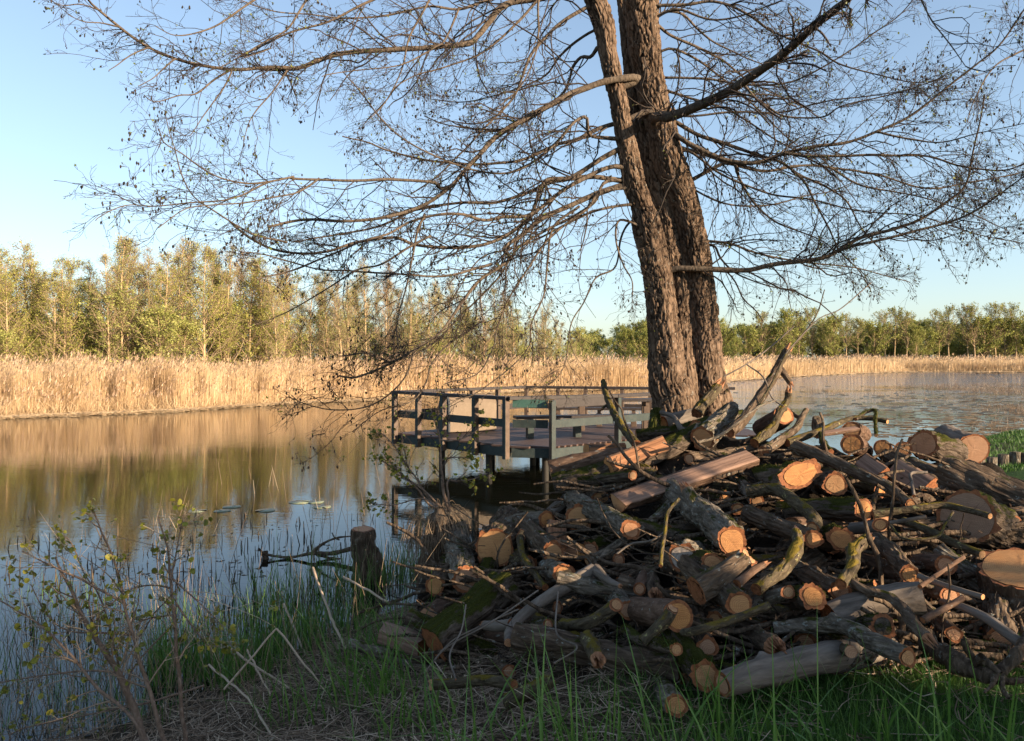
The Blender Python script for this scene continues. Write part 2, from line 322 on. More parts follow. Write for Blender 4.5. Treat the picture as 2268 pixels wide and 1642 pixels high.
i = (np.arange(len(wy) - 1)[:, None] * k + np.arange(k - 1)[None]).ravel(); wm.add(np.stack([X, Y, 0 * X], -1), np.stack([i, i + 1, i + k + 1, i + k], 1))
tag(wm.build('lake_water', mw.m), 'calm blue and brown lake water with fine ripples', 'water', kind='structure')

# ------------------------------------------------------------------ reed bed on the far shore
M['reed'] = tinted('dry_reed', [(0, (.32, .20, .105)), (.5, (.56, .395, .225)), (1, (.70, .53, .34))], .7, .2, .3)
M['plume'] = tinted('reed_plume', [(0, (.26, .17, .115)), (1, (.46, .33, .23))], .9, .1, .1)
def far_pt(n, lo, hi):
    """random points along the far shoreline between picture columns lo..hi: point, inland normal, distance"""
    us = np.array([q[0] for q in FARD], float); ds = np.array([q[1] for q in FARD], float)
    u = rng.uniform(lo, hi, n); d = np.interp(u, us, ds); return np.stack([(u - U0) / F * d, d], 1), u, d
rm = MB()
for lo, hi, n, dep, ht, wdt in ((-150, 850, 42000, 9, 2.25, .016), (850, 1500, 20000, 12, 2.45, .025), (1560, 2400, 20000, 22, 2.75, .05)):
    p, u, d = far_pt(n, lo, hi); ins = rng.beta(1.1, 2.2, n) * dep; dirn = unit(np.stack([p[:, 0] * .6 - .2 * p[:, 1], p[:, 1]], 1)) if lo < 1500 else unit(np.stack([0 * u + .12, 0 * u + 1], 1))
    q = p + dirn * ins[:, None]; edge = sm(0, 1.6, ins + .7 * vn(np.stack([u * .03, 0 * u, 0 * u], 1), 4))
    big = .88 + .15 * vn(np.stack([u * .012, ins * .2, 0 * u], 1), 5) + .12 * vn(np.stack([u * .08, ins, 0 * u], 1), 6)
    L = ht * big * rng.uniform(.78, 1.08, n) * (.35 + .65 * edge); z = np.maximum(gz(q[:, 0], q[:, 1]), -.1)
    tn = np.clip(.55 + .35 * vn(np.stack([u * .02, ins * .3, 0 * u], 1), 8) + rng.normal(0, .16, n) , 0, 1)
    lean = np.stack([rng.normal(.03, .045, n), rng.normal(0, .06, n), 0 * u], 1)
    blades(rm, np.c_[q, z], L, wdt * rng.uniform(.7, 1.3, n) * d / d.mean(), lean, c=tn, K=3)
    s = rng.random(n) < .13; tip = np.c_[q, z][s] + lean[s] * L[s, None] + np.c_[0 * L[s], 0 * L[s], L[s] * (1 - .5 * (lean[s] ** 2).sum(1))]
    k = s.sum(); ln = np.stack([rng.normal(.5, .3, k), rng.normal(0, .3, k), 0 * tip[:, 0]], 1)
    blades(rm, tip - [0, 0, .05], rng.uniform(.16, .3, k) * (1 + lo / 3000 if lo > 0 else 1), wdt * 3.2 * rng.uniform(.6, 1.2, k), ln, m=1, c=rng.random(k), K=4)
    # bent and fallen stems along the water's edge
    k = n // 7; p, u, d = far_pt(k, lo, hi); q = p + unit(np.stack([p[:, 0] * .4, p[:, 1]], 1)) * rng.uniform(-.5, 1.1, k)[:, None]
    lean = rng.normal(0, .8, (k, 3)) * [1.2, .5, 0]
    blades(rm, np.c_[q, np.full(k, .02)], rng.uniform(.3, 1.0, k), wdt * 1.1, lean, c=rng.uniform(.3, 1, k), K=3, curl=.3)
    k = n // 5; p, u, d = far_pt(k, lo, hi); q = p + unit(np.stack([p[:, 0] * .4, p[:, 1]], 1)) * rng.uniform(-1.3, .5, k)[:, None]; a = rng.normal(0, .5, k); dv = np.stack([np.cos(a), np.sin(a), rng.normal(0, .07, k)], 1) * rng.uniform(.3, 1.1, k)[:, None]
    tubes(rm, np.c_[q, rng.uniform(.01, .1, k)][:, None] + dv[:, None] * np.linspace(-.5, .5, 3)[None, :, None], np.full((k, 3), wdt * .7), 3, c=rng.uniform(.5, 1, k))
tag(rm.build('reeds', [M['reed'], M['plume']]), 'belt of dry golden reeds along the far shore', 'reeds', kind='stuff')

# ------------------------------------------------------------------ trees beyond the reeds
M['fbark'] = tinted('far_tree_bark', [(0, (.22, .15, .09)), (1, (.52, .36, .21))], .9, .1)
M['ftwig'] = tinted('far_twig', [(0, (.17, .12, .08)), (1, (.30, .215, .14))], .9, .1)
M['leafy'] = tinted('leaf_yellow_green', [(0, (.24, .25, .045)), (1, (.52, .485, .12))], .6, .2, .45)
M['leafg'] = tinted('leaf_fresh_green', [(0, (.23, .25, .06)), (1, (.50, .48, .16))], .6, .2, .45)
M['leafo'] = tinted('leaf_olive', [(0, (.13, .15, .035)), (1, (.38, .37, .10))], .6, .2, .4)
M['leafb'] = tinted('leaf_bud_brown', [(0, (.32, .23, .12)), (1, (.52, .41, .2))], .7, .2, .4)
def kids(par, prad, n, l0, l1, K, ang, droop, wob, tlo=.15, thi=1.0, wexp=1.0, rr=.6, rmin=.001, up=0.0, prof=0):
    """n child twigs on parent polylines par[N,K,3]: vectorised"""
    N, KP = par.shape[:2]; i = rng.integers(0, N, n); t = tlo + (thi - tlo) * rng.random(n) ** wexp; f = t * (KP - 1); a = np.minimum(f.astype(int), KP - 2); f = f - a
    o = par[i, a] * (1 - f[:, None]) + par[i, a + 1] * f[:, None]; tg = unit(par[i, a + 1] - par[i, a]); r0 = prad[i, a] * (1 - f) + prad[i, a + 1] * f
    sd = unit(np.cross(tg, rng.normal(size=(n, 3)))); an = ang * rng.uniform(.6, 1.35, n)[:, None]; d = unit(tg * np.cos(an) + sd * np.sin(an) + np.array([0, 0, up]))
    L = rng.uniform(l0, l1, n) * ((1.2 - 1.02 * t) if prof == 0 else (.35 + .85 * np.sin(np.pi * np.clip((t - tlo) / (thi - tlo) * .8 + .18, 0, 1)))); pts = [o]; p = o; st = (L / (K - 1))[:, None]
    for k in range(K - 1):
        p = p + d * st; pts.append(p); d = unit(d + rng.normal(size=(n, 3)) * wob + np.array([0, 0, -droop]) * (k + 1) / K)
    PT = np.stack(pts, 1); RD = np.maximum(r0 * rr, rmin)[:, None] * np.linspace(1, .35, K)[None]; return PT, np.maximum(RD, rmin * .6)
def tree_mesh(kind, seed):
    global rng; keep = rng; rng = np.random.default_rng(seed); h = 10.0
    lean = rng.normal(0, .35, 2); zz = np.linspace(0, 1, 9); off = np.c_[lean[0] * zz ** 2 + .12 * np.sin(zz * 5 + seed), lean[1] * zz ** 2 + .1 * np.cos(zz * 4 + seed)]
    tr = np.c_[off, zz * h * (.97 if kind != 'round' else .72)]; cfg = dict(
        slender=(64, 1.3, 3.2, .68, .16, 900, 4600, .070, 'leafg', .06, .08), bushy=(84, 1.6, 3.6, .85, .05, 900, 7000, .082, 'leafy', .02, .075), bare=(70, 1.2, 2.9, .6, .16, 1200, 1200, .09, 'leafb', .05, .06),
        round=(60, 2.6, 5.0, .95, .22, 1200, 4600, .27, 'leafo', .12, .17), tall=(50, 1.8, 3.6, .7, .35, 1300, 1300, .2, 'leafo', .3, .14), bush=(80, 2.6, 4.6, .9, .05, 1000, 6500, .24, 'leafo', .02, .12), shrub=(80, 2.0, 4.4, 1.0, .03, 1000, 4600, .2, 'leafg', .02, .08))[kind]
    nb, l0, l1, ang, tlo, n2, nl, ls, lm, lstart, r0 = cfg
    rad = np.linspace(r0, .015, 9); tm = MB(); tubes(tm, tr[None], rad[None], 7, c=.6); big = kind in ('round', 'tall', 'bush', 'shrub')
    b1, r1 = kids(tr[None], rad[None], nb, l0, l1, 6, ang, -.22 if big else -.12, .16, tlo, 1, .9, .55, .012, .15, int(big)); tubes(tm, b1[:nb // 3], r1[:nb // 3], 4, c=.4)
    cm = MB(); tubes(cm, b1[nb // 3:], r1[nb // 3:], 3, c=.4); b2, r2 = kids(b1, r1, n2, .35, 1.1, 4, .7, -.05, .2, .2, 1, .8, .6, .009); tubes(cm, b2, r2, 3, c=rng.random(n2))
    # leaves hang in sprays along the finer shoots, with gaps between
    g = rng.random(len(b2)) < .72; bb = b2[g]; i = rng.integers(0, len(bb), nl); t = rng.integers(0, 4, nl); pos = bb[i, t] + rng.normal(0, .13 + .03 * (ls > .2), (nl, 3))
    z = pos[:, 2] / h; pos = pos[z > lstart + .04 * rng.normal(size=nl)]; pos = pos[rng.random(len(pos)) < 1.25 - .7 * pos[:, 2] / h] if not big else pos; leaves(cm, pos, ls * rng.uniform(.5, 1.15, len(pos)), m=1, c=np.clip(.5 + .3 * vn(pos * .8, seed) + rng.normal(0, .2, len(pos)), 0, 1))
    rng = keep; return tm.mesh(kind + '_trunk', M['fbark']), cm.mesh(kind + '_crown', [M['ftwig'], M[lm]], False)
PROTO = {k: [tree_mesh(k, 11 * j + 3) for j in range(n)] for k, n in (('slender', 4), ('bushy', 4), ('bare', 4), ('round', 3), ('tall', 3), ('bush', 3), ('shrub', 3))}
ORD = ['first', 'second', 'third', 'fourth', 'fifth', 'sixth', 'seventh', 'eighth', 'ninth', 'tenth', 'eleventh', 'twelfth', 'thirteenth', 'fourteenth', 'fifteenth', 'sixteenth', 'seventeenth', 'eighteenth', 'nineteenth', 'twentieth', 'twenty-first', 'twenty-second', 'twenty-third', 'twenty-fourth', 'twenty-fifth', 'twenty-sixth', 'twenty-seventh', 'twenty-eighth', 'twenty-ninth', 'thirtieth']
def plant_tree(kind, u, d, h, label, group, wide=1.0):
    x = (u - U0) / F * d; z = max(float(gz(x, d)), 0) - .05; t, c = random.choice(PROTO[kind]); s = h / 10
    nm = {'slender': 'slender_tree', 'bushy': 'leafy_tree', 'bare': 'bare_tree', 'round': 'broad_tree', 'tall': 'tall_tree', 'bush': 'yellow_green_tree', 'shrub': 'shrub'}[kind]
    mw_ = Matrix.Translation((x, d, z)) @ Matrix.Rotation(random.uniform(0, 6.28), 4, 'Z') @ Matrix.Diagonal((s * wide, s * wide, s, 1))
    o = thing(nm, label, 'shrub' if kind == 'shrub' else 'tree', group=group, mw=mw_); link('trunk', t, o); link('crown', c, o); return o
TOP = [(-150, 560), (0, 575), (50, 545), (100, 600), (150, 580), (205, 600), (260, 525), (310, 560), (370, 540), (440, 545), (510, 565), (600, 585), (700, 600), (800, 600), (900, 610), (1000, 640), (1100, 655), (1200, 680), (1250, 705), (1300, 745)]
def tops(u): return np.interp(u, [a for a, b in TOP], [b for a, b in TOP])
def wood_d(u): return float(np.interp(u, [q[0] for q in FARD], [q[1] for q in FARD]))
# front row: told apart one by one, counted from the left edge of the photo
front = []
u = -60
while u < 1265:
    zone = [(120, 'b'), (215, 'Bb'), (330, 'ss'), (480, 'sbs'), (640, 'sBs'), (1300, 'sssr')]
    z = next(zz for lim, zz in zone if u < lim); k = {'b': 'bushy', 'B': 'bushy', 's': 'slender', 'r': 'bare'}[random.choice(z)]
    front.append((k, u + random.uniform(-6, 6))); u += random.choice((9, 14, 22, 30, 40)) + random.uniform(0, 8)
cnt = {}
said = {'bushy': 'leafy yellow-green tree from the left behind the reeds', 'slender': 'slender pale-trunked spring-green tree from the left behind the reeds', 'bare': 'thin brown nearly bare tree from the left behind the reeds'}
for k, u in front:
    d = wood_d(u) + random.uniform(9, 13); h = H + (795 - tops(u) + random.uniform(-42, 16)) / F * d; vis = u > 0
    if vis: cnt[k] = cnt.get(k, 0) + 1; lab = ORD[cnt[k] - 1] + ' ' + said[k]
    else: lab = 'leafy tree behind the reeds just beyond the left edge of the photo'
    plant_tree(k, u, d, h, lab, 'front row of trees behind the reeds', 1.0 if k != 'bushy' else 1.1)
for r_, (d0, n) in enumerate(((15, 40), (22, 30), (30, 20))):
    for j in range(n):
        u = -120 + 1400 * (j + random.random()) / n; d = wood_d(u) + d0 + random.uniform(-2, 2)
        h = (H + (795 - tops(u) + random.uniform(-60, 10)) / F * d) * (.93 if r_ else 1)
        k = random.choice(['slender', 'bare', 'slender', 'bushy'] if u > 330 else ['bushy', 'bushy', 'bare', 'slender'])
        plant_tree(k, u, d, max(h, 4), 'thin tree lost in the wood behind the front row of trees', 'wood behind the front row')
for j in range(48):
    u = -100 + 1400 * (j + random.random()) / 48; d = wood_d(u) + random.uniform(8, 22); plant_tree('shrub', u, d, random.uniform(3.2, 6.0), 'low green bush among the trunks behind the reeds', 'undergrowth bushes behind the reeds', 1.3)
# far shore to the right of the alder, and the gap to its left
fars = [('round', 1310, 150, 752), ('round', 1345, 150, 742), ('bush', 1385, 150, 738), ('round', 1420, 150, 722), ('bush', 1455, 150, 718), ('round', 1600, 165, 716), ('bush', 1625, 150, 758), ('round', 1655, 165, 708), ('tall', 1690, 165, 702), ('round', 1715, 170, 704), ('bush', 1745, 165, 698), ('tall', 1768, 170, 700), ('tall', 1800, 170, 694), ('bush', 1838, 168, 712), ('tall', 1873, 175, 704), ('tall', 1900, 175, 716), ('round', 1935, 178, 698), ('tall', 1962, 180, 700), ('tall', 1980, 182, 693), ('tall', 2008, 182, 702), ('bush', 2030, 176, 732), ('round', 2050, 186, 716), ('tall', 2078, 186, 698), ('tall', 2102, 190, 688), ('tall', 2142, 190, 690), ('tall', 2158, 188, 684), ('round', 2180, 190, 686), ('tall', 2205, 190, 684), ('round', 2228, 192, 688), ('tall', 2252, 190, 684), ('round', 2285, 190, 686), ('tall', 2320, 190, 690)]
cn = {}
for k, u, d, vt in fars:
    w_ = {'round': 'broad olive-green tree', 'tall': 'tall sparse dark-trunked tree', 'bush': 'rounded yellow-green tree'}[k]; side = 'left' if u < 1500 else 'right'; cn[k, side] = cn.get((k, side), 0) + 1
    lab = f"{ORD[cn[k, side] - 1]} {w_} to the {side} of the alder on the far shore"
    if u > 2268: lab = f'{w_} on the far shore past the right edge'
    plant_tree(k, u, d, H + (795 - vt) / F * d, lab, 'far shore trees', 1.0)
for j in range(120):
    u = (1290 + 190 * random.random()) if j < 22 else (1580 + 760 * random.random()); d = 196 + random.uniform(0, 25) if u > 1500 else 165 + random.uniform(0, 10)
    plant_tree(random.choice(['round', 'bush', 'round', 'tall', 'shrub']), u, d, H + (795 - 736 + random.uniform(-18, 22)) / F * d, 'lower tree lost in the far shore wood behind the taller ones', 'wood on the far shore', 1.2)
# ------------------------------------------------------------------ viewing platform over the water
def gpaint(name, cols, wear):
    m = NM(name, .6, .3); n = m.noise((7, 7, 7), 7, .7); f = m.noise((60, 60, 14), 5, .7)
    c = m.ramp(n, [(.3, cols[0]), (.7, cols[1])]); c = m.mix(m.ramp(f, [(.60, (0, 0, 0)), (.66, (.8, .8, .8))]), c, wear); m.col(c); m.bump(f, .4, .004); return m.m
M['green'] = gpaint('green_stained_wood', ((.015, .022, .021), (.034, .046, .043)), (.10, .07, .05))
M['peel'] = gpaint('peeling_green_paint', ((.035, .085, .07), (.06, .13, .105)), (.24, .17, .13))
M['rail'] = gpaint('worn_brown_rail_wood', ((.022, .016, .014), (.044, .033, .030)), (.02, .014, .012))
M['board'] = gpaint('reddish_deck_boards', ((.05, .030, .024), (.10, .064, .052)), (.04, .028, .022))
M['post'] = gpaint('warm_brown_post_wood', ((.06, .038, .026), (.115, .076, .054)), (.06, .045, .04))
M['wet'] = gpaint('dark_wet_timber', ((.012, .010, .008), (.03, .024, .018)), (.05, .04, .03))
ZD, ZR = .75, 1.74
def on(a, b, u):
    a = np.array(a); b = np.array(b); k = (u - U0) / F; t = (k * a[1] - a[0]) / ((b[0] - a[0]) - k * (b[1] - a[1])); return a + t * (b - a)
def pxy(u, d): return np.array([(u - U0) / F * d, d])
P0, P1, P2, P3, P4 = pxy(878, 18.2), pxy(1129, 15.4), pxy(1220, 15.25), pxy(1363, 16.4), pxy(1450, 17.4)
Q0, Q1, Q2 = pxy(1162, 21.4), pxy(1440, 20.6), pxy(1627, 20.4)
plat = thing('viewing_platform', 'green and brown timber viewing platform with railings standing over the lake', 'platform', (0, 18, 0))
plat_inv = Matrix.Translation((0, -18, 0))
def part(name, mb, mat, par=plat, smooth=False):
    return mb.build(name, mat, par, smooth, Matrix.Translation(-Vector(par.location)) if par.parent is None else Matrix())
def p3(q, z): return np.array([q[0], q[1], z])
poly = [P0, P1, P2, P3, P4, pxy(1700, 17.6), Q2, Q1, Q0]
def inside_span(s, ax, nrm):
    """intersections of the line {p: p.nrm = s} with the deck outline, as positions along ax"""
    r = []
    for a, b in zip(poly, poly[1:] + poly[:1]):
        da, db = a @ nrm - s, b @ nrm - s
        if (da > 0) != (db > 0): q = a + (b - a) * da / (da - db); r.append(q @ ax)
    return sorted(r)
ax = np.array([.93, -.36]); ax /= np.linalg.norm(ax); nr = np.array([-ax[1], ax[0]]); fl = MB(); s = min(q @ nr for q in poly) + .01
while s < max(q @ nr for q in poly):
    r = inside_span(s + .07, ax, nr)
    for a, b in zip(r[::2], r[1::2]):
        if b - a > .15: box(fl, p3(ax * (a + .02) + nr * (s + .07), ZD - .02), p3(ax * (b - .02) + nr * (s + .07), ZD - .02), .134, .04, c=random.random())
    s += .145
part('deck_floor', fl, M['board'])
def side(a, b, name, z, wd, ht, mat, inset=0.0):
    mb = MB(); t = unit(b - a); n = np.array([t[1], -t[0]]); box(mb, p3(a + n * inset, z), p3(b + n * inset, z), wd, ht); part(name, mb, mat)
for a, b in ((P0, P1), (P1, P2), (P2, P3), (P3, P4)):
    t = unit(b - a) * .035; side(a + t, b - t, 'edge_beam', ZD - .135, .06, .19, M['green'], -.03)
for a, b in ((P0, Q0), (Q0, Q1), (Q1, Q2)): side(a, b, 'edge_beam', ZD - .135, .06, .19, M['rail'])
def post(q, dirn, lo=ZD - .26, hi=ZR - .066, mat='green'):
    mb = MB(); box(mb, p3(q, lo), p3(q, hi), .125, .10, up=(dirn[0], dirn[1], 0), ms=1); part('post', mb, [M[mat], M['post']])
nP = unit(P1 - P0)
for uu in (880, 932, 987, 1058, 1126):
    q = on(P0, P1, uu); post(q + np.array([-nP[1], nP[0]]) * -.085 * 0 + np.array([nP[1], -nP[0]]) * .07, nP)
for q, dr in ((P2, unit(P3 - P1)), (P3, unit(P4 - P2)), (P4, unit(P4 - P3))):
    n = np.array([dr[1], -dr[0]]); post(q + n * .07, dr)
for a, b in ((P0, P1), (P1, P3), (P3, P4)):
    t = unit(b - a); side(a - t * .05, b, 'handrail', ZR - .03, .17, .07, M['rail'], .04)
for a, b in ((P0, P1), (P1, P2), (P2, P3), (P3, P4)):
    t = unit(b - a) * .06; side(a + t, b - t, 'mid_rail', ZD + .45, .035, .16, M['green'], -.01)
side(P1 + unit(P2 - P1) * .06, P2 - unit(P2 - P1) * .06, 'upper_rail', ZR - .135, .035, .16, M['peel'], 0); side(P2 + unit(P3 - P2) * .06, P3 - unit(P3 - P2) * .06, 'upper_rail', ZR - .135, .035, .17, M['rail'], 0)
for a, b in ((P0, Q0), (Q0, Q1), (Q1, Q2)):
    side(a, b, 'handrail', ZR - .03, .16, .07, M['rail'], 0)
    if b is not Q2: side(a, b, 'mid_rail', ZD + .45, .035, .15, M['rail'], 0)
for uu, a, b in ((985, P0, Q0), (1046, P0, Q0), (1103, P0, Q0), (1166, Q0, Q1), (1236, Q0, Q1), (1297, Q0, Q1), (1378, Q0, Q1), (1440, Q0, Q1), (1560, Q1, Q2)):
    post(on(a, b, uu), unit(b - a), mat='post')
for uu, dd, a in ((979, 17.15, 1), (1083, 16.1, 1), (1208, 15.7, 1), (1090, 19.0, 0), (1180, 18.0, 0), (1190, 20.6, 0), (1330, 17.2, 0), (1330, 19.8, 0)):
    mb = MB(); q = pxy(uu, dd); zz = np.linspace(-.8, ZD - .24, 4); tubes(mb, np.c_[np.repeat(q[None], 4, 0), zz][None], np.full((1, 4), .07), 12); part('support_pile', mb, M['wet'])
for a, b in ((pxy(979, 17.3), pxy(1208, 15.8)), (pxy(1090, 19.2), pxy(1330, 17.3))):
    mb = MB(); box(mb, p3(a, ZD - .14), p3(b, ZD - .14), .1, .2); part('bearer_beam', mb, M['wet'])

def bench(label, a, b, zs, dep, nplank, mats, legs, cat='bench', name='bench'):
    o = thing(name, label, cat, (*((a + b) / 2), ZD)); t = unit(b - a); n = np.array([-t[1], t[0]])
    for k in range(nplank):
        mb = MB(); q = n * (k - (nplank - 1) / 2) * dep; box(mb, p3(a + q, zs), p3(b + q, zs), dep * .93, .06); part('seat_plank' if name == 'bench' else 'top_plank', mb, mats[0], o)
    for f in legs:
        q = a + (b - a) * f; mb = MB(); wl = dep * nplank * .8
        box(mb, p3(q - n * wl * .18, ZD), p3(q - n * wl * .18, zs - .13), .09, .14, up=(*t, 0)); box(mb, p3(q - n * wl / 2, zs - .08), p3(q + n * wl / 2, zs - .08), .09, .098); box(mb, p3(q + n * wl * .22, ZD), p3(q + n * wl * .22, zs - .13), .09, .14, up=(*t, 0))
        part('trestle', mb, mats[1], o)
bench('long two-plank bench on the platform just inside the near railing', pxy(1140, 16.9), pxy(1412, 17.5), ZD + .46, .19, 2, (M['rail'], M['green']), (.12, .5, .86))
bench('low bench on the platform beyond the picnic table', pxy(1215, 20.2), pxy(1420, 19.9), ZD + .45, .19, 2, (M['rail'], M['post']), (.1, .55, .92))
bench('dark plank table on the platform with pale trestle ends', pxy(1265, 18.8), pxy(1452, 18.9), ZD + .74, .2, 3, (M['rail'], M['post']), (.12, .88), 'table', 'picnic_table')
# tan box seat with a dark curved end
seat = thing('box_seat', 'tan box-shaped seat with a dark rounded end panel, on the platform', 'seat', (*pxy(1040, 18.7), ZD))
a, b = pxy(985, 18.35), pxy(1086, 18.95); t = unit(b - a); n = np.array([t[1], -t[0]])
prof = [(0, 0), (.62, 0), (.66, .12), (.62, .55), (.52, .78), (.40, .88), (.22, .90), (.08, .84), (0, .7)]
def extr(a, b, z0, sc=1.0):
    mb = MB(); k = len(prof); c0 = np.array([.33, .45]); r = [(c0 + (np.array(p) - c0) * sc) for p in prof]
    v = [p3(q - n * (p[0] - .33), z0 + p[1]) for q in (a, b) for p in r] + [p3(q, z0 + .45) for q in (a, b)]
    mb.add(v, [[i, (i + 1) % k, k + (i + 1) % k, k + i] for i in range(k)], [[2 * k, i, (i + 1) % k] for i in range(k)] + [[2 * k + 1, k + (i + 1) % k, k + i] for i in range(k)]); return mb
M['tanp'] = gpaint('tan_panel', ((.13, .09, .056), (.18, .128, .085)), (.09, .06, .04)); M['blk'] = gpaint('dark_panel', ((.02, .022, .026), (.04, .042, .048)), (.07, .07, .07))
part('seat_panel', extr(a, b, ZD + .005, .97), M['tanp'], seat, False); part('end_panel', extr(a - t * .05, a - t * .004, ZD + .005), M['blk'], seat, False)
# ------------------------------------------------------------------ the alder
def J(x, y): return 1122 + .2878 * x, 472.5 + .2878 * y
def I_(x, y): return 1122 + .2878 * x, .2878 * y
def E(x, y): return 118 + .3238 * x, .3238 * y
def F_(x, y): return 531.5 + .3777 * x, .3777 * y
def G(x, y): return 1476.5 + .3597 * x, .3597 * y
def H_(x, y): return 590.6 + .3646 * x, 413.4 + .3646 * y
alder = thing('alder_tree', 'big three-stemmed alder with budding drooping branches behind the log pile', 'tree', (2.1, 9.0, .45))
AI = Matrix.Translation((-2.1, -9.0, -.45))
def stem(name, data, d, seed, up, d1=None):
    """data: (crop, y, left, right) edges from the base up"""
    c = []; d0 = d
    for kk, (f, y, l, r) in enumerate(data):
        if kk and d1: d = d0 + (d1 - d0) * kk / (len(data) - 1)
        (ul, v), (ur, _) = f(l, y), f(r, y); q = P((ul + ur) / 2, v, d); c.append((*q, (ur - ul) / 2 / F * d))
    b = c[0]; c = [(b[0] + .02, b[1], .15, b[3] * 1.18)] + c; t = c[-1]; pz = np.array(c[-1]) - np.array(c[-3]); pz /= np.linalg.norm(pz[:3])
    for k in range(1, 5): c.append((t[0] + pz[0] * up * k / 4 + .06 * math.sin(k * 2 + seed), t[1] + .12 * math.sin(k + seed), t[2] + up * k / 4, t[3] * (1 - .2 * k)))
    n = int((c[-1][2] - .2) / .016); s = spline(c, n); n = len(s); K = 150; th = np.arange(K) * 2 * np.pi / K
    t, x, y = frames(s[:, :3]); L = np.r_[0, np.cumsum(np.linalg.norm(np.diff(s[:, :3], axis=0), axis=1))]
    dirs = np.cos(th)[None, :, None] * x[:, None] + np.sin(th)[None, :, None] * y[:, None]; r = s[:, 3][:, None] * np.ones((1, K))
    q = np.stack([np.cos(th)[None] * r, np.sin(th)[None] * r, L[:, None] + 0 * r], -1)
    lob = 1 + .06 * fbm(q * [4, 4, .5], seed, 2) + .05 * np.sin(th * 5 + seed + L[:, None] * .6)[...] + .14 * np.maximum(0, 1 - L[:, None] / .9) * np.abs(vn(q * [5, 5, .6], seed + 5))
    qq = q * [24, 24, 6.0]; qq = qq + .55 * np.stack([fbm(qq * [.8, .8, 1.6], seed + k, 2) for k in (1, 4, 7)], -1); a, b_, ih = voro(qq, seed)
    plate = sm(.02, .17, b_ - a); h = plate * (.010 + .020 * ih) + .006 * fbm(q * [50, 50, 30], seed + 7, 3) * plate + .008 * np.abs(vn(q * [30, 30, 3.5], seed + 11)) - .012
    h *= np.clip(s[:, 3] / .14, .35, 1)[:, None]
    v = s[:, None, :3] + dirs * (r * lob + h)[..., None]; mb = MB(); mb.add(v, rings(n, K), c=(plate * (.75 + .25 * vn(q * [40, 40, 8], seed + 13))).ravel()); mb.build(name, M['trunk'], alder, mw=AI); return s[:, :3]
SA = [(J, 1540, 1130, 1450), (J, 1300, 1093, 1370), (J, 1000, 1095, 1335), (J, 700, 1075, 1290), (J, 400, 1040, 1240), (J, 100, 970, 1180), (I_, 1600, 960, 1120), (I_, 1400, 895, 1055), (I_, 1200, 865, 1010), (I_, 1000, 830, 965), (I_, 800, 798, 930), (I_, 600, 755, 890), (I_, 400, 715, 850), (I_, 200, 675, 830), (I_, 0, 605, 765)]
SB = [(J, 1540, 1330, 1500), (J, 1000, 1260, 1430), (J, 600, 1240, 1410), (J, 300, 1180, 1345), (J, 0, 1115, 1290), (I_, 1400, 1040, 1215), (I_, 1200, 1000, 1185), (I_, 1000, 975, 1120), (I_, 800, 925, 1060), (I_, 600, 905, 1010), (I_, 400, 890, 985), (I_, 200, 870, 960), (I_, 0, 850, 920)]
SC_ = [(J, 1560, 1400, 1728), (J, 1400, 1400, 1690), (J, 1200, 1400, 1660), (J, 800, 1385, 1620), (J, 400, 1360, 1570), (J, 0, 1285, 1490), (I_, 1400, 1185, 1420), (I_, 1200, 1125, 1350), (I_, 1000, 1095, 1305), (I_, 800, 1040, 1250), (I_, 600, 1000, 1210), (I_, 400, 960, 1190), (I_, 200, 935, 1170), (I_, 0, 910, 1165)]
STEMS = np.vstack([stem('trunk', SA, 8.8, 21, 2.6), stem('trunk', SB, 8.92, 47, 2.2, 9.4), stem('trunk', SC_, 9.0, 73, 3.6)])
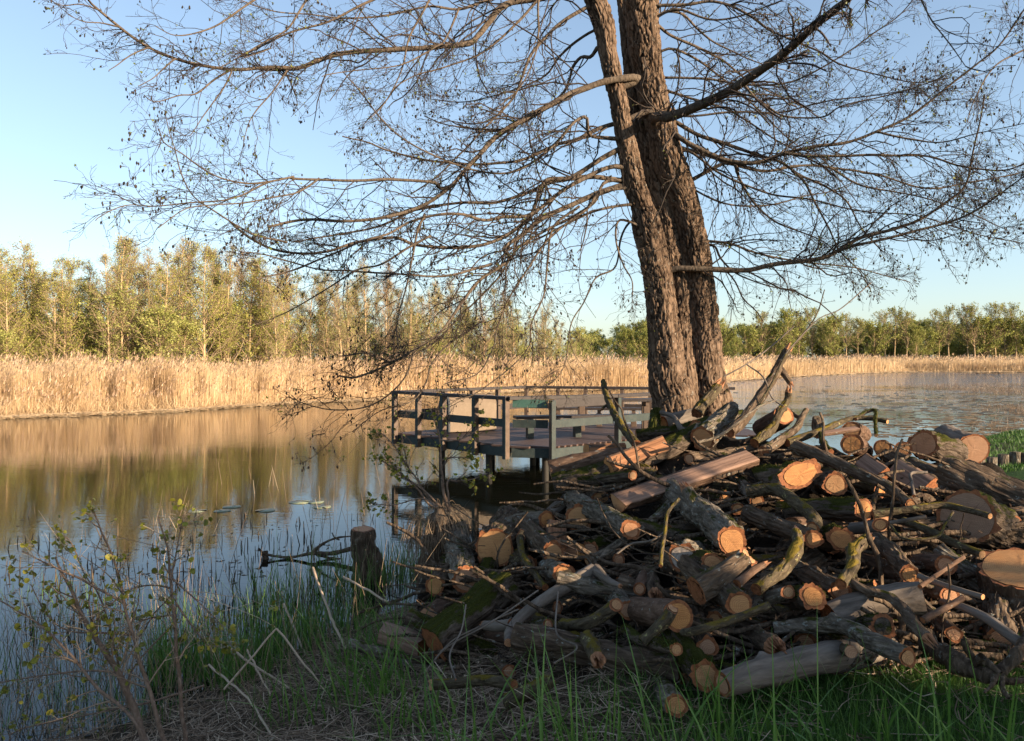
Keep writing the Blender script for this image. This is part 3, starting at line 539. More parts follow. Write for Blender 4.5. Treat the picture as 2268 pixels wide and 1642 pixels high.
# limbs traced as they lie: (radius px at both ends, depth at both ends, points)
LB = [
 (8, 2.2, 8.9, 6.9, [F_(2250, -160), F_(1900, -40), F_(1570, 25), F_(1470, 130), F_(1390, 220), F_(1310, 265), F_(950, 285), F_(620, 310), F_(450, 360), F_(350, 395), F_(150, 405), E(1650, 470), E(1400, 465), E(1200, 470), E(950, 430), E(700, 345), E(550, 260), E(430, 160), E(300, 50), E(240, 0)]),
 (8.5, 2.6, 8.8, 7.2, [I_(1010, 605), I_(900, 600), F_(2000, 530), F_(1850, 600), F_(1700, 680), F_(1500, 810), F_(1380, 930), F_(1290, 1030), F_(1210, 1110), F_(1080, 1200), F_(900, 1260), F_(640, 1300), F_(400, 1290), F_(160, 1330)]),
 (4, 1.2, 7.8, 6.4, [F_(1240, 1090), F_(1180, 1105), F_(1130, 1070), F_(900, 1055), F_(700, 1060), F_(450, 1050), F_(300, 1040), E(1650, 1205), E(1500, 1240), E(1350, 1260), E(1200, 1240), E(1080, 1190), E(960, 1110), E(880, 1050), E(760, 980), E(720, 890)]),
 (2.6, 1.0, 7.0, 6.2, [E(1820, 1220), E(1740, 1280), E(1650, 1330), E(1500, 1355), E(1300, 1385), E(1100, 1400), E(900, 1430), E(720, 1560)]),
 (2.4, 1.0, 6.8, 6.0, [E(1500, 1240), E(1400, 1280), E(1300, 1330), E(1150, 1370), E(950, 1385), E(700, 1410), E(540, 1400), E(430, 1430), E(290, 1510)]),
 (2.4, .9, 6.9, 6.2, [E(1600, 1660), E(1400, 1610), E(1260, 1540), E(1100, 1440), E(960, 1340), E(880, 1200), E(830, 1020), E(790, 900), E(765, 760)]),
 (6.5, 1.4, 8.9, 8.3, [I_(1180, 880), I_(1080, 860), I_(900, 930), I_(720, 985), F_(1980, 815), F_(1870, 840), F_(1800, 875), F_(1650, 940), F_(1500, 955), F_(1250, 960), F_(1000, 920), F_(850, 880), F_(740, 830), F_(600, 800)]),
 (4.0, 1.2, 8.6, 7.2, [F_(2060, 800), F_(2030, 690), F_(1950, 720), F_(1860, 830), F_(1750, 930), F_(1600, 1010), F_(1450, 1010), F_(1250, 960), F_(1050, 870), F_(900, 770), F_(800, 670), F_(720, 560), F_(600, 420)]),
 (6.0, 2.4, 8.8, 7.4, [F_(2230, 1060), F_(2150, 1050), F_(2040, 1040), F_(1870, 1050), F_(1800, 1060), F_(1760, 1110), F_(1730, 1200), F_(1700, 1270), F_(1640, 1320), F_(1550, 1390), F_(1400, 1445), F_(1200, 1450), F_(1020, 1435), F_(900, 1390), F_(700, 1420), F_(500, 1480), F_(250, 1480), F_(60, 1400), F_(-60, 1300)]),
 (6.5, 1.6, 8.8, 8.0, [F_(2240, 870), F_(2130, 930), F_(2000, 1010), F_(1900, 1055), F_(1800, 1075), F_(1700, 1130), F_(1500, 1190), F_(1300, 1190), F_(1050, 1230), F_(800, 1330), F_(560, 1380), F_(300, 1420)]),
 (5.2, 1.8, 8.7, 7.0, [F_(2200, 980), F_(2030, 1040), F_(1900, 1110), F_(1780, 1210), F_(1680, 1265), F_(1550, 1270), F_(1440, 1290), F_(1300, 1255), F_(1150, 1260), F_(1000, 1300), F_(870, 1370), F_(700, 1420), F_(520, 1500), F_(300, 1590), F_(100, 1640)]),
 (7.0, 2.0, 8.8, 7.2, [F_(2260, 1090), F_(2150, 1115), F_(2050, 1150), F_(1900, 1220), F_(1750, 1300), F_(1650, 1380), F_(1550, 1460), H_(1480, 440), H_(1300, 560), H_(1200, 680), H_(1100, 830), H_(1000, 930), H_(800, 1050), H_(560, 1150), H_(440, 1150)]),
 (3.6, 1.4, 8.7, 7.6, [F_(2140, 1070), F_(2080, 1180), F_(1950, 1270), F_(1800, 1350), F_(1640, 1450), H_(1400, 560), H_(1200, 760), H_(1000, 960), H_(760, 1060), H_(600, 1010), H_(440, 1030)]),
 (3.4, 1.2, 8.6, 7.6, [H_(2030, 30), H_(1950, 130), H_(1830, 220), H_(1700, 330), H_(1600, 480), H_(1480, 660), H_(1400, 850), H_(1380, 970), H_(1280, 1130), H_(1080, 1200)]),
 (3.2, 1.1, 7.6, 7.2, [H_(960, 170), H_(920, 260), H_(890, 430), H_(850, 620), H_(790, 850), H_(800, 980)]),
 (3.0, 1.0, 8.4, 7.9, [H_(1900, 120), H_(1740, 250), H_(1710, 450), H_(1690, 650), H_(1610, 830), H_(1590, 980), H_(1450, 1130), H_(1240, 1270), H_(1150, 1290)]),
 (2.6, .9, 8.9, 8.6, [J(960, 60), J(880, 200), J(830, 420), H_(2000, 560), H_(1930, 700), H_(1850, 830), H_(1820, 1050), H_(1740, 1180), H_(1600, 1230)]),
 (3.4, 1.2, 7.9, 6.9, [H_(1370, 470), H_(1260, 500), H_(1150, 530), H_(1000, 545), H_(800, 530), H_(500, 510), H_(300, 500), H_(0, 420), H_(-160, 400)]),
 (3.0, 1.0, 7.6, 6.9, [H_(1000, 300), H_(870, 370), H_(700, 470), H_(560, 500), H_(420, 590), H_(250, 690), H_(60, 790), H_(-120, 850)]),
 (3.2, 1.1, 8.7, 8.0, [J(1020, 100), J(870, 60), J(840, 200), J(900, 400), J(960, 520), J(970, 640)]),
 (3.0, 1.0, 8.6, 8.0, [J(760, -40), J(560, 30), J(300, 170), J(60, 270), H_(1300, 440), H_(1150, 640), H_(1090, 760)]),
 (2.6, .9, 8.2, 7.4, [H_(1300, 820), H_(1100, 960), H_(1000, 1080), H_(960, 1200), H_(880, 1300), H_(700, 1360), H_(520, 1490)]),
 (2.4, .8, 7.6, 7.0, [H_(900, 1000), H_(820, 1180), H_(640, 1330), H_(400, 1350), H_(210, 1310), H_(150, 1270)]),
 (5.0, 1.4, 8.8, 8.2, [F_(2090, 20), F_(2040, 40), F_(1900, 120), F_(1780, 230), F_(1700, 330), F_(1650, 450), F_(1600, 570), F_(1450, 740), F_(1300, 900), F_(1180, 1020), F_(1000, 1140)]),
 (5.0, 1.2, 8.8, 9.4, [F_(2110, 270), F_(2060, 330), F_(2000, 330), F_(1950, 390), F_(1930, 470), F_(1880, 560), F_(1700, 700), F_(1500, 760), F_(1240, 740), F_(1080, 680)]),
 (4.0, 1.0, 8.9, 7.6, [F_(1900, -120), F_(1460, 0), F_(1280, 60), F_(1100, 40), F_(850, 95), F_(600, 110), F_(380, 85), F_(160, 60), F_(-60, -20)]),
 (3.4, 1.0, 8.0, 7.4, [F_(1160, -60), F_(1100, 20), F_(1000, 200), F_(950, 400), F_(850, 600), F_(760, 700)]),
 (2.6, 1.0, 7.8, 7.0, [F_(1280, 60), F_(1200, 230), F_(1150, 270), F_(1000, 360), F_(860, 400), F_(640, 420), F_(480, 450)]),
 (3.2, 1.0, 8.4, 8.0, [F_(1760, -40), F_(1750, 30), F_(1755, 180), F_(1740, 300), F_(1650, 500), F_(1480, 660)]),
 (3.6, 1.0, 8.9, 9.8, [I_(700, 230), I_(520, 330), I_(400, 450), I_(280, 600), F_(1500, 560), F_(1300, 600), F_(1100, 580)]),
 (3.4, 1.0, 8.7, 8.0, [F_(1820, -60), F_(1640, 120), F_(1440, 300), F_(1200, 400), F_(1040, 440), F_(900, 520)]),
 (3.4, 1.0, 8.2, 7.0, [F_(900, -60), F_(700, 40), F_(500, 140), F_(300, 190), F_(150, 260), F_(0, 330), E(1480, 330), E(1300, 400)]),
 (3.0, .9, 7.8, 6.8, [F_(420, -40), F_(340, 90), F_(260, 190), F_(100, 270), F_(-20, 340), F_(-130, 400)]),
 (2.8, .9, 7.6, 6.8, [E(1420, -30), E(1250, 90), E(1100, 180), E(950, 230), E(820, 240), E(700, 180)]),
 (2.6, .9, 7.0, 6.4, [E(1220, 470), E(1100, 540), E(980, 640), E(860, 650), E(700, 690), E(620, 650)]),
 (2.2, .8, 7.0, 6.5, [E(1220, 480), E(1160, 600), E(1080, 720), E(1000, 830), E(935, 930)]),
 (2.2, .8, 7.2, 6.8, [E(1600, 480), E(1500, 620), E(1400, 740), E(1340, 850), E(1300, 960)]),
 (2.2, .8, 6.9, 6.5, [E(840, 400), E(760, 470), E(680, 540), E(580, 590)]), (2.0, .8, 6.9, 6.5, [E(660, 330), E(540, 380), E(440, 450), E(380, 490)]),
 (2.0, .8, 6.8, 6.4, [E(460, 190), E(340, 160), E(220, 150), E(105, 100)]), (1.8, .8, 6.8, 6.4, [E(330, 70), E(200, 30), E(80, 40), E(0, 10)]),
 # right side
 (12, 8, 8.8, 5.6, [I_(1130, 905), I_(1230, 890), G(0, 725), G(200, 650), G(400, 550), G(600, 420), G(750, 310), G(880, 190), G(1000, 90), G(1110, 0), G(1230, -120)]),
 (6, 1.2, 9.1, 8.6, [I_(1280, 950), G(60, 760), G(200, 840), G(400, 900), G(550, 950), G(700, 1000), G(820, 1080), G(960, 1140), G(1100, 1230), G(1200, 1400), G(1330, 1550)]),
 (6.5, 1.4, 8.9, 7.6, [I_(1280, 1030), G(80, 850), G(200, 920), G(370, 990), G(550, 1000), G(720, 945), G(900, 910), G(1080, 880), G(1300, 810), G(1500, 720), G(1700, 560), G(1900, 400), G(2050, 280), G(2200, 60), G(2260, -40)]),
 (5.2, 1.2, 9.1, 9.6, [I_(1300, 1120), G(80, 910), G(250, 960), G(400, 1010), G(600, 1055), G(780, 1025), G(1000, 1030), G(1300, 1080), G(1600, 1160), G(1900, 1120), G(2200, 1060)]),
 (4.0, 1.2, 8.4, 7.4, [G(730, 945), G(850, 965), G(1000, 965), G(1300, 950), G(1600, 970), G(1800, 1020), G(2050, 1050), G(2200, 1010), G(2330, 950)]),
 (8, 1.4, 8.9, 7.8, [J(1200, 480), J(1280, 430), J(1400, 425), J(1580, 432), J(1850, 440), J(2040, 400), G(950, 1590), G(1100, 1510), G(1230, 1450), G(1400, 1410), G(1550, 1360), G(1700, 1260), G(1830, 1150), G(1880, 1000), G(1920, 800), G(1960, 580)]),
 (4.2, 1.4, 8.3, 7.2, [G(1040, 1550), G(1140, 1510), G(1250, 1490), G(1500, 1430), G(1800, 1350), G(1950, 1280), G(2050, 1200), G(2200, 1090), G(2300, 1040)]),
 (4, 1.0, 9.1, 9.6, [J(1520, 210), G(240, 1480), G(380, 1500), G(520, 1550), G(700, 1590), G(900, 1620), G(1200, 1660), G(1500, 1740)]),
 (3.6, 1.0, 9.1, 8.4, [J(1530, 250), G(300, 1520), G(340, 1600), G(440, 1690), G(620, 1760), G(800, 1790)]),
 (3.8, 1.0, 8.9, 8.2, [G(380, 1000), G(450, 1110), G(530, 1240), G(650, 1350), G(750, 1400), G(950, 1480), G(1050, 1560)]),
 (3.4, 1.0, 8.7, 8.0, [G(770, 1050), G(850, 1120), G(920, 1260), G(1000, 1400), G(1060, 1530), G(1180, 1660), G(1260, 1800)]),
 (3, .9, 9.1, 9.4, [I_(1400, 1440), G(170, 1170), G(350, 1250), G(600, 1270), G(850, 1210), G(1000, 1180), G(1150, 1120)]),
 (4, 1.0, 9.2, 9.8, [I_(1150, 190), G(20, 220), G(200, 300), G(350, 380), G(480, 480), G(620, 560), G(800, 640), G(1000, 760)]),
 (3.8, 1.0, 9.2, 9.6, [I_(1160, 120), G(0, 70), G(100, 90), G(200, 190), G(300, 270), G(420, 330), G(600, 400), G(850, 470)]),
 (4, 1.1, 8.9, 8.0, [I_(1100, 60), G(130, 30), G(300, 10), G(500, 90), G(640, 190), G(800, 260), G(940, 320), G(1050, 390), G(1200, 440), G(1400, 490), G(1550, 510), G(1750, 480)]),
 (4, 1.0, 9.0, 8.6, [I_(1220, 690), G(0, 560), G(150, 610), G(350, 670), G(500, 750), G(700, 880), G(900, 990), G(1050, 1100)]),
 (3.4, .9, 9.0, 8.0, [I_(1210, 610), G(0, 480), G(250, 490), G(450, 520), G(700, 520), G(850, 470), G(1000, 390), G(1200, 260), G(1400, 120), G(1510, 0), G(1560, -80)]),
 (3.2, .9, 7.8, 7.0, [G(480, 530), G(540, 600), G(640, 670), G(740, 720), G(960, 720), G(1080, 650), G(1300, 600), G(1500, 550), G(1700, 480)]),
 (3.2, .9, 9.0, 8.2, [I_(1260, 800), G(100, 720), G(420, 690), G(700, 690), G(900, 640), G(1200, 600), G(1500, 550), G(1800, 430)]),
 (2.6, .9, 5.0, 4.8, [G(1500, -120), G(1570, 0), G(1650, 130), G(1780, 310), G(1860, 420)]),
 (2.4, .9, 7.6, 7.0, [G(2350, 250), G(2150, 330), G(2000, 430), G(1900, 620), G(1850, 760)]),
 (3, .9, 8.9, 8.0, [G(120, 930), G(350, 1080), G(600, 1180), G(900, 1230), G(1200, 1300), G(1550, 1330), G(1900, 1440), G(2200, 1500)]),
 (3, .9, 8.8, 8.2, [G(60, 60), G(300, 130), G(560, 60), G(760, -20), G(900, -120)]), (3, .9, 8.9, 9.6, [G(40, 300), G(260, 420), G(520, 640), G(760, 860), G(900, 960)]),
 (2.6, .9, 7.6, 7.0, [G(1300, 810), G(1500, 860), G(1700, 880), G(1950, 820), G(2200, 760)]), (2.6, .9, 8.2, 7.6, [G(1000, 1030), G(1200, 1140), G(1500, 1200), G(1800, 1290), G(2100, 1420)]),
]
LP_, LR_ = [], []
for r0, r1, d0, d1, pts in LB:
    n = len(pts); dd = np.linspace(d0, d1, n) + np.sin(np.linspace(0, 3, n)) * .1; q = np.array([(*P(u, v, d), (r0 + (r1 - r0) * (k / (n - 1)) ** .75) / F * d) for k, ((u, v), d) in enumerate(zip(pts, dd))])
    k = np.linalg.norm(STEMS - q[0, :3] + [0, 0, .06], axis=1)
    if d0 >= 8.6 and .04 < k.min() < .75: q = np.vstack([[*STEMS[k.argmin()], q[0, 3] * 1.25], q])
    s = spline(q, max(24, n * 6)); s[1:-1, :3] += .012 * np.stack([vn(s[1:-1, :3] * 3, k) for k in (1, 2, 3)], 1)
    mb = MB(); tubes(mb, s[None, :, :3], s[None, :, 3] * (1 + .12 * vn(s[:, :3] * 14, 4))[None], 12 if r0 > 5 else 8); mb.build('limb', M['limb'], alder, mw=AI)
    k = spline(s, 24); LP_.append(k[:, :3]); LR_.append(k[:, 3])
par = np.stack(LP_); prd = np.stack(LR_); Ls = np.linalg.norm(np.diff(par, axis=1), axis=2).sum(1)
# twigs: three orders of finer shoots, drooping; longer limbs carry more
wgt = np.repeat(np.arange(len(par)), np.maximum(1, (Ls * 3.0).astype(int)))
tw = MB()
t1, r1 = kids(par[wgt], prd[wgt], 1500, .45, 1.45, 9, .75, .12, .22, .10, 1, .9, .45, .0034); t1[..., 2] -= 0; tubes(tw, t1, np.minimum(r1, .009), 4, c=rng.random(len(t1)))
t2, r2 = kids(t1, np.minimum(r1, .008), 9000, .16, .60, 6, .8, .12, .30, .1, 1, .8, .6, .0024); tubes(tw, t2, r2, 3, c=rng.random(len(t2)))
t3, r3 = kids(np.concatenate([t2, t2]), np.concatenate([r2, r2]), 24000, .05, .19, 4, .8, .06, .34, .1, 1, .7, .7, .0016); tubes(tw, t3, r3, 3, c=rng.random(len(t3)))
o = tw.build('twigs', M['twig'], alder, mw=AI); o['kind'] = 'stuff'
# little dark cones hang below the shoots; buds and first leaves sit at the tips
M['cone'] = tinted('alder_cone', [(0, (.012, .009, .008)), (1, (.045, .03, .022))], .8); M['aleaf'] = tinted('alder_young_leaf', [(0, (.045, .055, .012)), (1, (.17, .20, .035))], .5, .3, .3)
cb = MB(); tips = t3[:, -1]; tips = tips[(rng.random(len(t3)) < .38) & (vn(tips * 2.6, 31) > .0)]; tips = np.concatenate([tips, tips[::2] + rng.normal(0, .008, (len(tips[::2]), 3))]); n = len(tips); ce = tips - [0, 0, .012]
a = np.arange(6) * np.pi / 3; prz = [(.0, .013), (.8, .008), (1, 0), (.75, -.008), (0, -.014)]; sc = rng.uniform(.6, 1.2, n)[:, None, None, None]
v = ce[:, None, None] + sc * np.stack([np.stack([np.cos(a) * .0072 * r, np.sin(a) * .0072 * r, 0 * a + z * 1.0], 1) for r, z in prz])[None]; q = (rings(5, 6)[None] + (np.arange(n) * 30)[:, None, None]).reshape(-1, 4)
cb.add(v, q, c=np.repeat(rng.random(n), 30)); o = cb.build('cones', M['cone'], alder, mw=AI); o['kind'] = 'stuff'
lf = MB(); g = rng.random(len(t3)) < .30; leaves(lf, t3[g][:, -1], rng.uniform(.016, .036, g.sum()), c=rng.random(g.sum()), asp=.6); g = rng.random(len(t3)) < .5; leaves(lf, t3[g][:, 2], rng.uniform(.010, .018, g.sum()), c=rng.random(g.sum()) * .3, asp=.4)
o = lf.build('young_leaves', M['aleaf'], alder, mw=AI); o['kind'] = 'stuff'
# ------------------------------------------------------------------ the log pile: builders
def A_(x, y): return 815 + .3238 * x, 767.8 + .3238 * y
def B_(x, y): return 1535.6 + .3238 * x, 856.4 + .3238 * y
def C_(x, y): return 815 + .3238 * x, 1110.3 + .3238 * y
def D_(x, y): return 1535.6 + .3238 * x, 1110.3 + .3238 * y
CR = dict(A=A_, B=B_, C=C_, D=D_)
def pile_d(u, v):
    t = np.clip((u - 900) / 600, 0, 1); zb = .45 + .45 * t; d0 = 5.3 - 1.6 * t; e = H - zb; return (e + .27 * d0) / (.27 + (v - V0) / F)
SEED = [100]
M['mossblade'] = tinted('moss_tuft', [(0, (.014, .017, .004)), (.7, (.055, .058, .011)), (1, (.10, .088, .018))], .8, .1, .15)
def log(label, cat, style, r, pts, end='fresh', name='log', dirn=None, ln=.9, flats=None, taper=1.0, tilt=.25, ends=1, lob=.06, knots=0, group='cut wood in the pile', side='split', er=None):
    """a piece of cut or broken wood. pts = ('crop', x, y, depth offset) along its axis, first point is the visible end; one point + dirn = runs back into the pile"""
    SEED[0] += 1; sd_ = SEED[0]; rg = np.random.default_rng(sd_); w_ = []
    for k in pts:
        if isinstance(k[0], str): u, v = CR[k[0]](k[1], k[2]); w_.append(P(u, v, pile_d(u, v) + (k[3] if len(k) > 3 else 0)))
        else: w_.append(np.array(k, float))
    d = w_[0][1]; rm_ = r * .3238 * d / F
    if len(w_) == 1:
        dv = unit(np.array(dirn, float)); w_.append(w_[0] + dv * ln)
    w_ = np.array(w_); Lc = np.linalg.norm(np.diff(w_, axis=0), axis=1).sum()
    ax = unit(w_[-1] - w_[0]); mw_ = Matrix.Translation(w_[0].tolist()) @ Vector(ax.tolist()).to_track_quat('Z', 'Y').to_matrix().to_4x4(); inv = np.array(mw_.inverted())
    tl = lambda q: q @ inv[:3, :3].T + inv[:3, 3]; td = lambda q: q @ inv[:3, :3].T
    thick = rm_ > .03; K = 48 if (flats or rm_ > .045) else 26 if thick else 12; n = int(np.clip(Lc / max(rm_ * .16, .009), 12, 90))
    s = spline(tl(w_), n) if len(w_) > 2 else tl(w_[0] + (w_[1] - w_[0]) * np.linspace(0, 1, n)[:, None])
    if len(w_) == 2 and not flats: s[1:-1] += rm_ * .22 * np.stack([vn(np.c_[s[1:-1, 2] * 2.2, 0 * s[1:-1, 2], 0 * s[1:-1, 2]], sd_ + k) for k in (0, 1, 2)], 1) * [1, 1, 0] * np.minimum(1, s[1:-1, 2:3] * 3 / max(Lc, .1))
    t, x, y = frames(s); th = np.arange(K) * 2 * np.pi / K; L = np.r_[0, np.cumsum(np.linalg.norm(np.diff(s, axis=0), axis=1))]; f = L / L[-1]
    rr = rm_ * (1 + (taper - 1) * f)[:, None] * np.ones((1, K)); dirs = np.cos(th)[None, :, None] * x[:, None] + np.sin(th)[None, :, None] * y[:, None]
    q = np.stack([np.cos(th)[None] * rr, np.sin(th)[None] * rr, L[:, None] + 0 * rr], -1) + sd_ * 3.7
    amp = dict(dark=.10, grey=.09, moss=.10, brown=.03, pale=.035, lichen=.10)[style]
    fur = np.abs(vn(q * [34, 34, 6], sd_)) * .8 + np.abs(vn(q * [70, 70, 14], sd_ + 3)) * .45 + .5 * vn(q * [24, 24, 12], sd_ + 5)
    rr = rr * (1 + lob * 1.6 * fbm(q * [5, 5, 2.4] * (.06 / max(rm_, .02)) ** .5, sd_ + 9, 2)) + np.minimum(amp * rm_, .013) * (fur - .5) * (3.0 if thick else 1.4)
    for k in range(knots):
        a0, l0 = rg.uniform(0, 6.28), rg.uniform(.15, .9) * L[-1]; dd = ((np.angle(np.exp(1j * (th[None] - a0))) * rm_) ** 2 + (L[:, None] - l0) ** 2) / (rm_ * .4) ** 2; rr = rr + rm_ * .45 * np.exp(-dd)
    matid = np.zeros((n, K), int)
    if flats:
        for wv, h in flats:
            wl = td(np.array(wv, float)); cs = np.clip((dirs * unit(wl)).sum(-1), 1e-3, 1); lim = rm_ * h / cs * (1 + .05 * vn(q * [9, 9, 3], sd_ + 20) + .10 * vn(q * [55, 55, 2.5], sd_ + 21) + .05 * vn(q * [120, 120, 7], sd_ + 22)); cut = (lim < rr) & (cs > .02); rr = np.where(cut, lim, rr); matid |= cut
    v = s[:, None] + dirs * rr[..., None]
    # cut planes face part-way towards the camera
    toc = td(unit(np.array([0, 0, H]) - w_[0])); n0 = unit(-t[0] * (1 - tilt) + tilt * toc)
    m = min(n, max(3, int(.6 * n))); den = n0 @ t[0]; off = -((v[0] - s[0]) @ n0) / den; off = np.clip(off, -rm_ * 1.2, rm_ * 1.2)
    fall = (1 - np.clip(L / (2.2 * rm_ + .02), 0, 1)) ** 1.2; v = v + off[None, :, None] * t[:, None] * fall[:, None, None]
    root = thing(name, label, cat, group=group, mw=mw_); mb = MB(); fm = matid[:-1] & matid[1:]; mb.add(v, rings(n, K), m=fm.ravel(), c=.5)
    def cap(ring, c, nrm, mat, rev, par, vis=True):
        j = np.arange(K); j2 = (j + 1) % K
        rimw = 1.0 - min(.30, (.010 + .006 * rg.random()) / rm_ * 1.6) if (thick and not flats) else .96
        rad = ring - c; ir = rad * rimw; lr = np.linalg.norm(ir, axis=1); lr2 = np.convolve(np.r_[lr[-3:], lr, lr[:3]], np.ones(7) / 7, 'valid') if not flats else lr; ir = ir * (np.minimum(lr2, np.linalg.norm(rad, axis=1) * .975) / lr)[:, None]
        inner = c + ir
        # ragged bark ring at the end of the cut
        qa = np.stack([j, j2, K + j2, K + j], 1); bm = MB(); jag = (.004 + .012 * np.abs(vn(np.c_[rad * 60 + sd_, ][:, :3], sd_ + 31)))[:, None] * nrm if thick else 0
        bm_v = np.vstack([ring, inner + (-jag * .4)]); mb.add(bm_v, qa if rev else qa[:, ::-1], m=2)
        wmb = MB(); fr = np.array([1, .8, .55, .3, .08]); nz = .0016 * vn(np.arange(5 * K).reshape(5, K)[..., None] * np.array([.7, .31, .17]), sd_)
        wv = (c + ir[None] * fr[:, None, None]) + nrm * (.0015 + nz)[..., None]; wv = np.vstack([wv.reshape(-1, 3), (c + nrm * .0015)[None]])
        qq = rings(5, K); tt = np.stack([4 * K + j, 4 * K + j2, np.full(K, 5 * K)], 1); wmb.add(wv, qq if rev else qq[:, ::-1], tt if rev else tt[:, ::-1])
        if vis: wmb.build('cut_face', M[mat], par, True)
        else: mb.add(wv, qq if rev else qq[:, ::-1], tt if rev else tt[:, ::-1], m=2)
    if end == 'broken':
        # splintered end: tongues of torn wood of unequal length
        pk = np.abs(vn(np.c_[np.cos(th) * 4, np.sin(th) * 4, 0 * th], sd_ + 41)) * 1.6 + .25 * rg.random(K); tip = v[0] * .55 + s[0] * .45 - t[0] * (pk * rm_ * 1.6)[:, None]
        sm_ = MB(); j = np.arange(K); j2 = (j + 1) % K; cen = s[0] + t[0] * rm_ * .5
        mid = v[0] * .85 + s[0] * .15 - t[0] * (pk * rm_ * .7)[:, None]; sm_.add(np.vstack([v[0], mid, tip, cen[None]]), np.vstack([np.stack([j2, j, K + j, K + j2], 1), np.stack([K + j2, K + j, 2 * K + j, 2 * K + j2], 1)]), np.stack([2 * K + j2, 2 * K + j, np.full(K, 3 * K)], 1)); sm_.build('splintered_end', M['split'], root, False)
    else: cap(v[0], s[0] + 0 * n0, n0, end, True, root)
    cap(v[-1], s[-1], t[-1], end if end != 'broken' else 'tan', False, root, ends == 2)
    mb.build('bark', [M[style], M[side], M['inner']], root)
    if style == 'moss' or (style == 'grey' and sd_ % 3 == 0):
        # cushions of moss standing off the upper side
        wn = np.array(mw_.to_3x3())[2]; ok = (dirs @ wn > (-.1 if style == 'moss' else .35)) & (vn(q * [14, 14, 9], sd_ + 50) > (-.05 if style == 'moss' else .15)); ii, jj = np.nonzero(ok[:-1])
        if len(ii):
            nb = int(min(5200, len(ii) * 2.2)); k = rg.integers(0, len(ii), nb); jt = rg.random((nb, 1)); b0 = v[ii[k], jj[k]] * jt + v[ii[k] + 1, jj[k]] * (1 - jt) + rg.normal(0, .003, (nb, 3)); nd = unit(dirs[ii[k], jj[k]] + rg.normal(0, .5, (nb, 3))) * rg.uniform(.006, .014, (nb, 1)); sdw = unit(np.cross(nd, rg.normal(size=(nb, 3)))) * .0022
            ms = MB(); ms.add(np.stack([b0 - sdw, b0 + sdw, b0 + nd], 1), None, np.arange(nb * 3).reshape(-1, 3), c=np.repeat(rg.random(nb), 3)); ms.build('moss', M['mossblade'], root, False)
    return root
IN = (.12, 1, .02)
# ------------------------------------------------------------------ the log pile: every piece
L_ = log
def br(label, style, r, pts, **k): k.setdefault('name', 'branch'); k.setdefault('tilt', .1); return log(label, 'branch', style, r, pts, **k)
# left end
L_('moss-capped thick log leaning down towards the viewer at the left end of the pile', 'log', 'grey', 98, [('C', 672, 540, -.12), ('C', 610, 210, .35)], 'red', tilt=.35)
L_('big round log with wide rings and a lobed bark rim, left part of pile', 'log', 'dark', 138, [('C', 865, 320, -.1)], 'tan', dirn=(.16, 1, .0), ln=.8, tilt=.5, lob=.03)
L_('small pale-faced log at the far left edge of the pile, beside the moss-capped log', 'log', 'dark', 72, [('C', 460, 578, -.15)], 'tan', dirn=(.3, 1, .05), ln=.7)
L_('reddish split chunk under the small pale-faced log on the left', 'split log', 'brown', 78, [('C', 415, 800, -.02), ('C', 560, 700, .25)], 'red', name='split_log', flats=[((-.5, -.8, .3), .35)])
L_('large flat moss-covered log slanting down to the ground on the left', 'log', 'moss', 135, [('C', 930, 560, -.25), ('C', 690, 770, -.3), ('C', 440, 960, -.35)], 'red', flats=[((-.55, -.35, .75), .62)], side='moss', tilt=.0)
L_('sawn wedge of reddish wood on the litter at the left foot of the pile', 'wedge', 'brown', 82, [('C', 90, 890, -.15), ('C', 370, 985, -.12)], 'red', name='wood_wedge', flats=[((0, -.3, 1), .45), ((-.2, -1, -.1), .5)], side='plank', tilt=.3)
L_('rough gnarled log with curling bark lying crosswise at the top left of the pile', 'log', 'grey', 62, [('C', 1225, 130, .05), ('C', 1080, 140, .08), ('C', 955, 170, .1)], 'fresh', lob=.16, knots=3)
L_('smooth grey stub standing out above the gnarled log at the pile top left', 'log', 'pale', 46, [('C', 1325, 20, .1), ('C', 1235, 95, .1)], 'white', tilt=.1)
L_('round log in the shade below the grey lichen log, face marked by saw lines', 'log', 'dark', 92, [('C', 1440, 118, .0)], 'tan', dirn=(.1, 1, -.03), tilt=.5)
L_('grey lichened log running down to the right with a small cut face', 'log', 'grey', 70, [('C', 1800, 195, -.25), ('C', 1600, 90, -.12), ('C', 1400, -10, .05)], 'red', taper=1.15)
L_('short thin log with a cracked face beside the big round log', 'log', 'moss', 40, [('C', 1052, 232, -.12), ('C', 1165, 275, .0)], 'tan', tilt=.55)
L_('bright orange split block between the gnarled log and the ringed log', 'split log', 'brown', 72, [('C', 1290, 165, -.02), ('C', 1300, 330, -.06)], 'fresh', name='split_log', flats=[((.05, -1, .2), .2)], tilt=.1)
L_('splintered orange slab behind the ring-barked log', 'split log', 'brown', 64, [('C', 1440, 350, .02), ('C', 1300, 330, .02)], 'fresh', name='split_log', flats=[((.0, -1, .3), .15)])
L_('log with a loose ring of bark round its pale face, left centre of the pile', 'log', 'dark', 76, [('C', 1265, 355, -.15)], 'tan', dirn=(-.25, 1, .05), tilt=.6)
L_('lichen-barked log with a bright face just above the forked grey branch', 'log', 'grey', 74, [('C', 1340, 502, -.25), ('C', 1215, 478, .05)], 'tan', tilt=.7, ln=.6)
L_('small dark log face deep between crossing branches in the middle of the pile', 'log', 'dark', 46, [('C', 1715, 402, .05)], 'red', dirn=IN, ln=.6, tilt=.5)
br('knobbly curved branch dropping past the ring-barked log', 'lichen', 26, [('C', 1040, 250, -.15), ('C', 1060, 370, -.2), ('C', 1130, 480, -.22), ('C', 1210, 590, -.2)], end='tan', taper=.8)
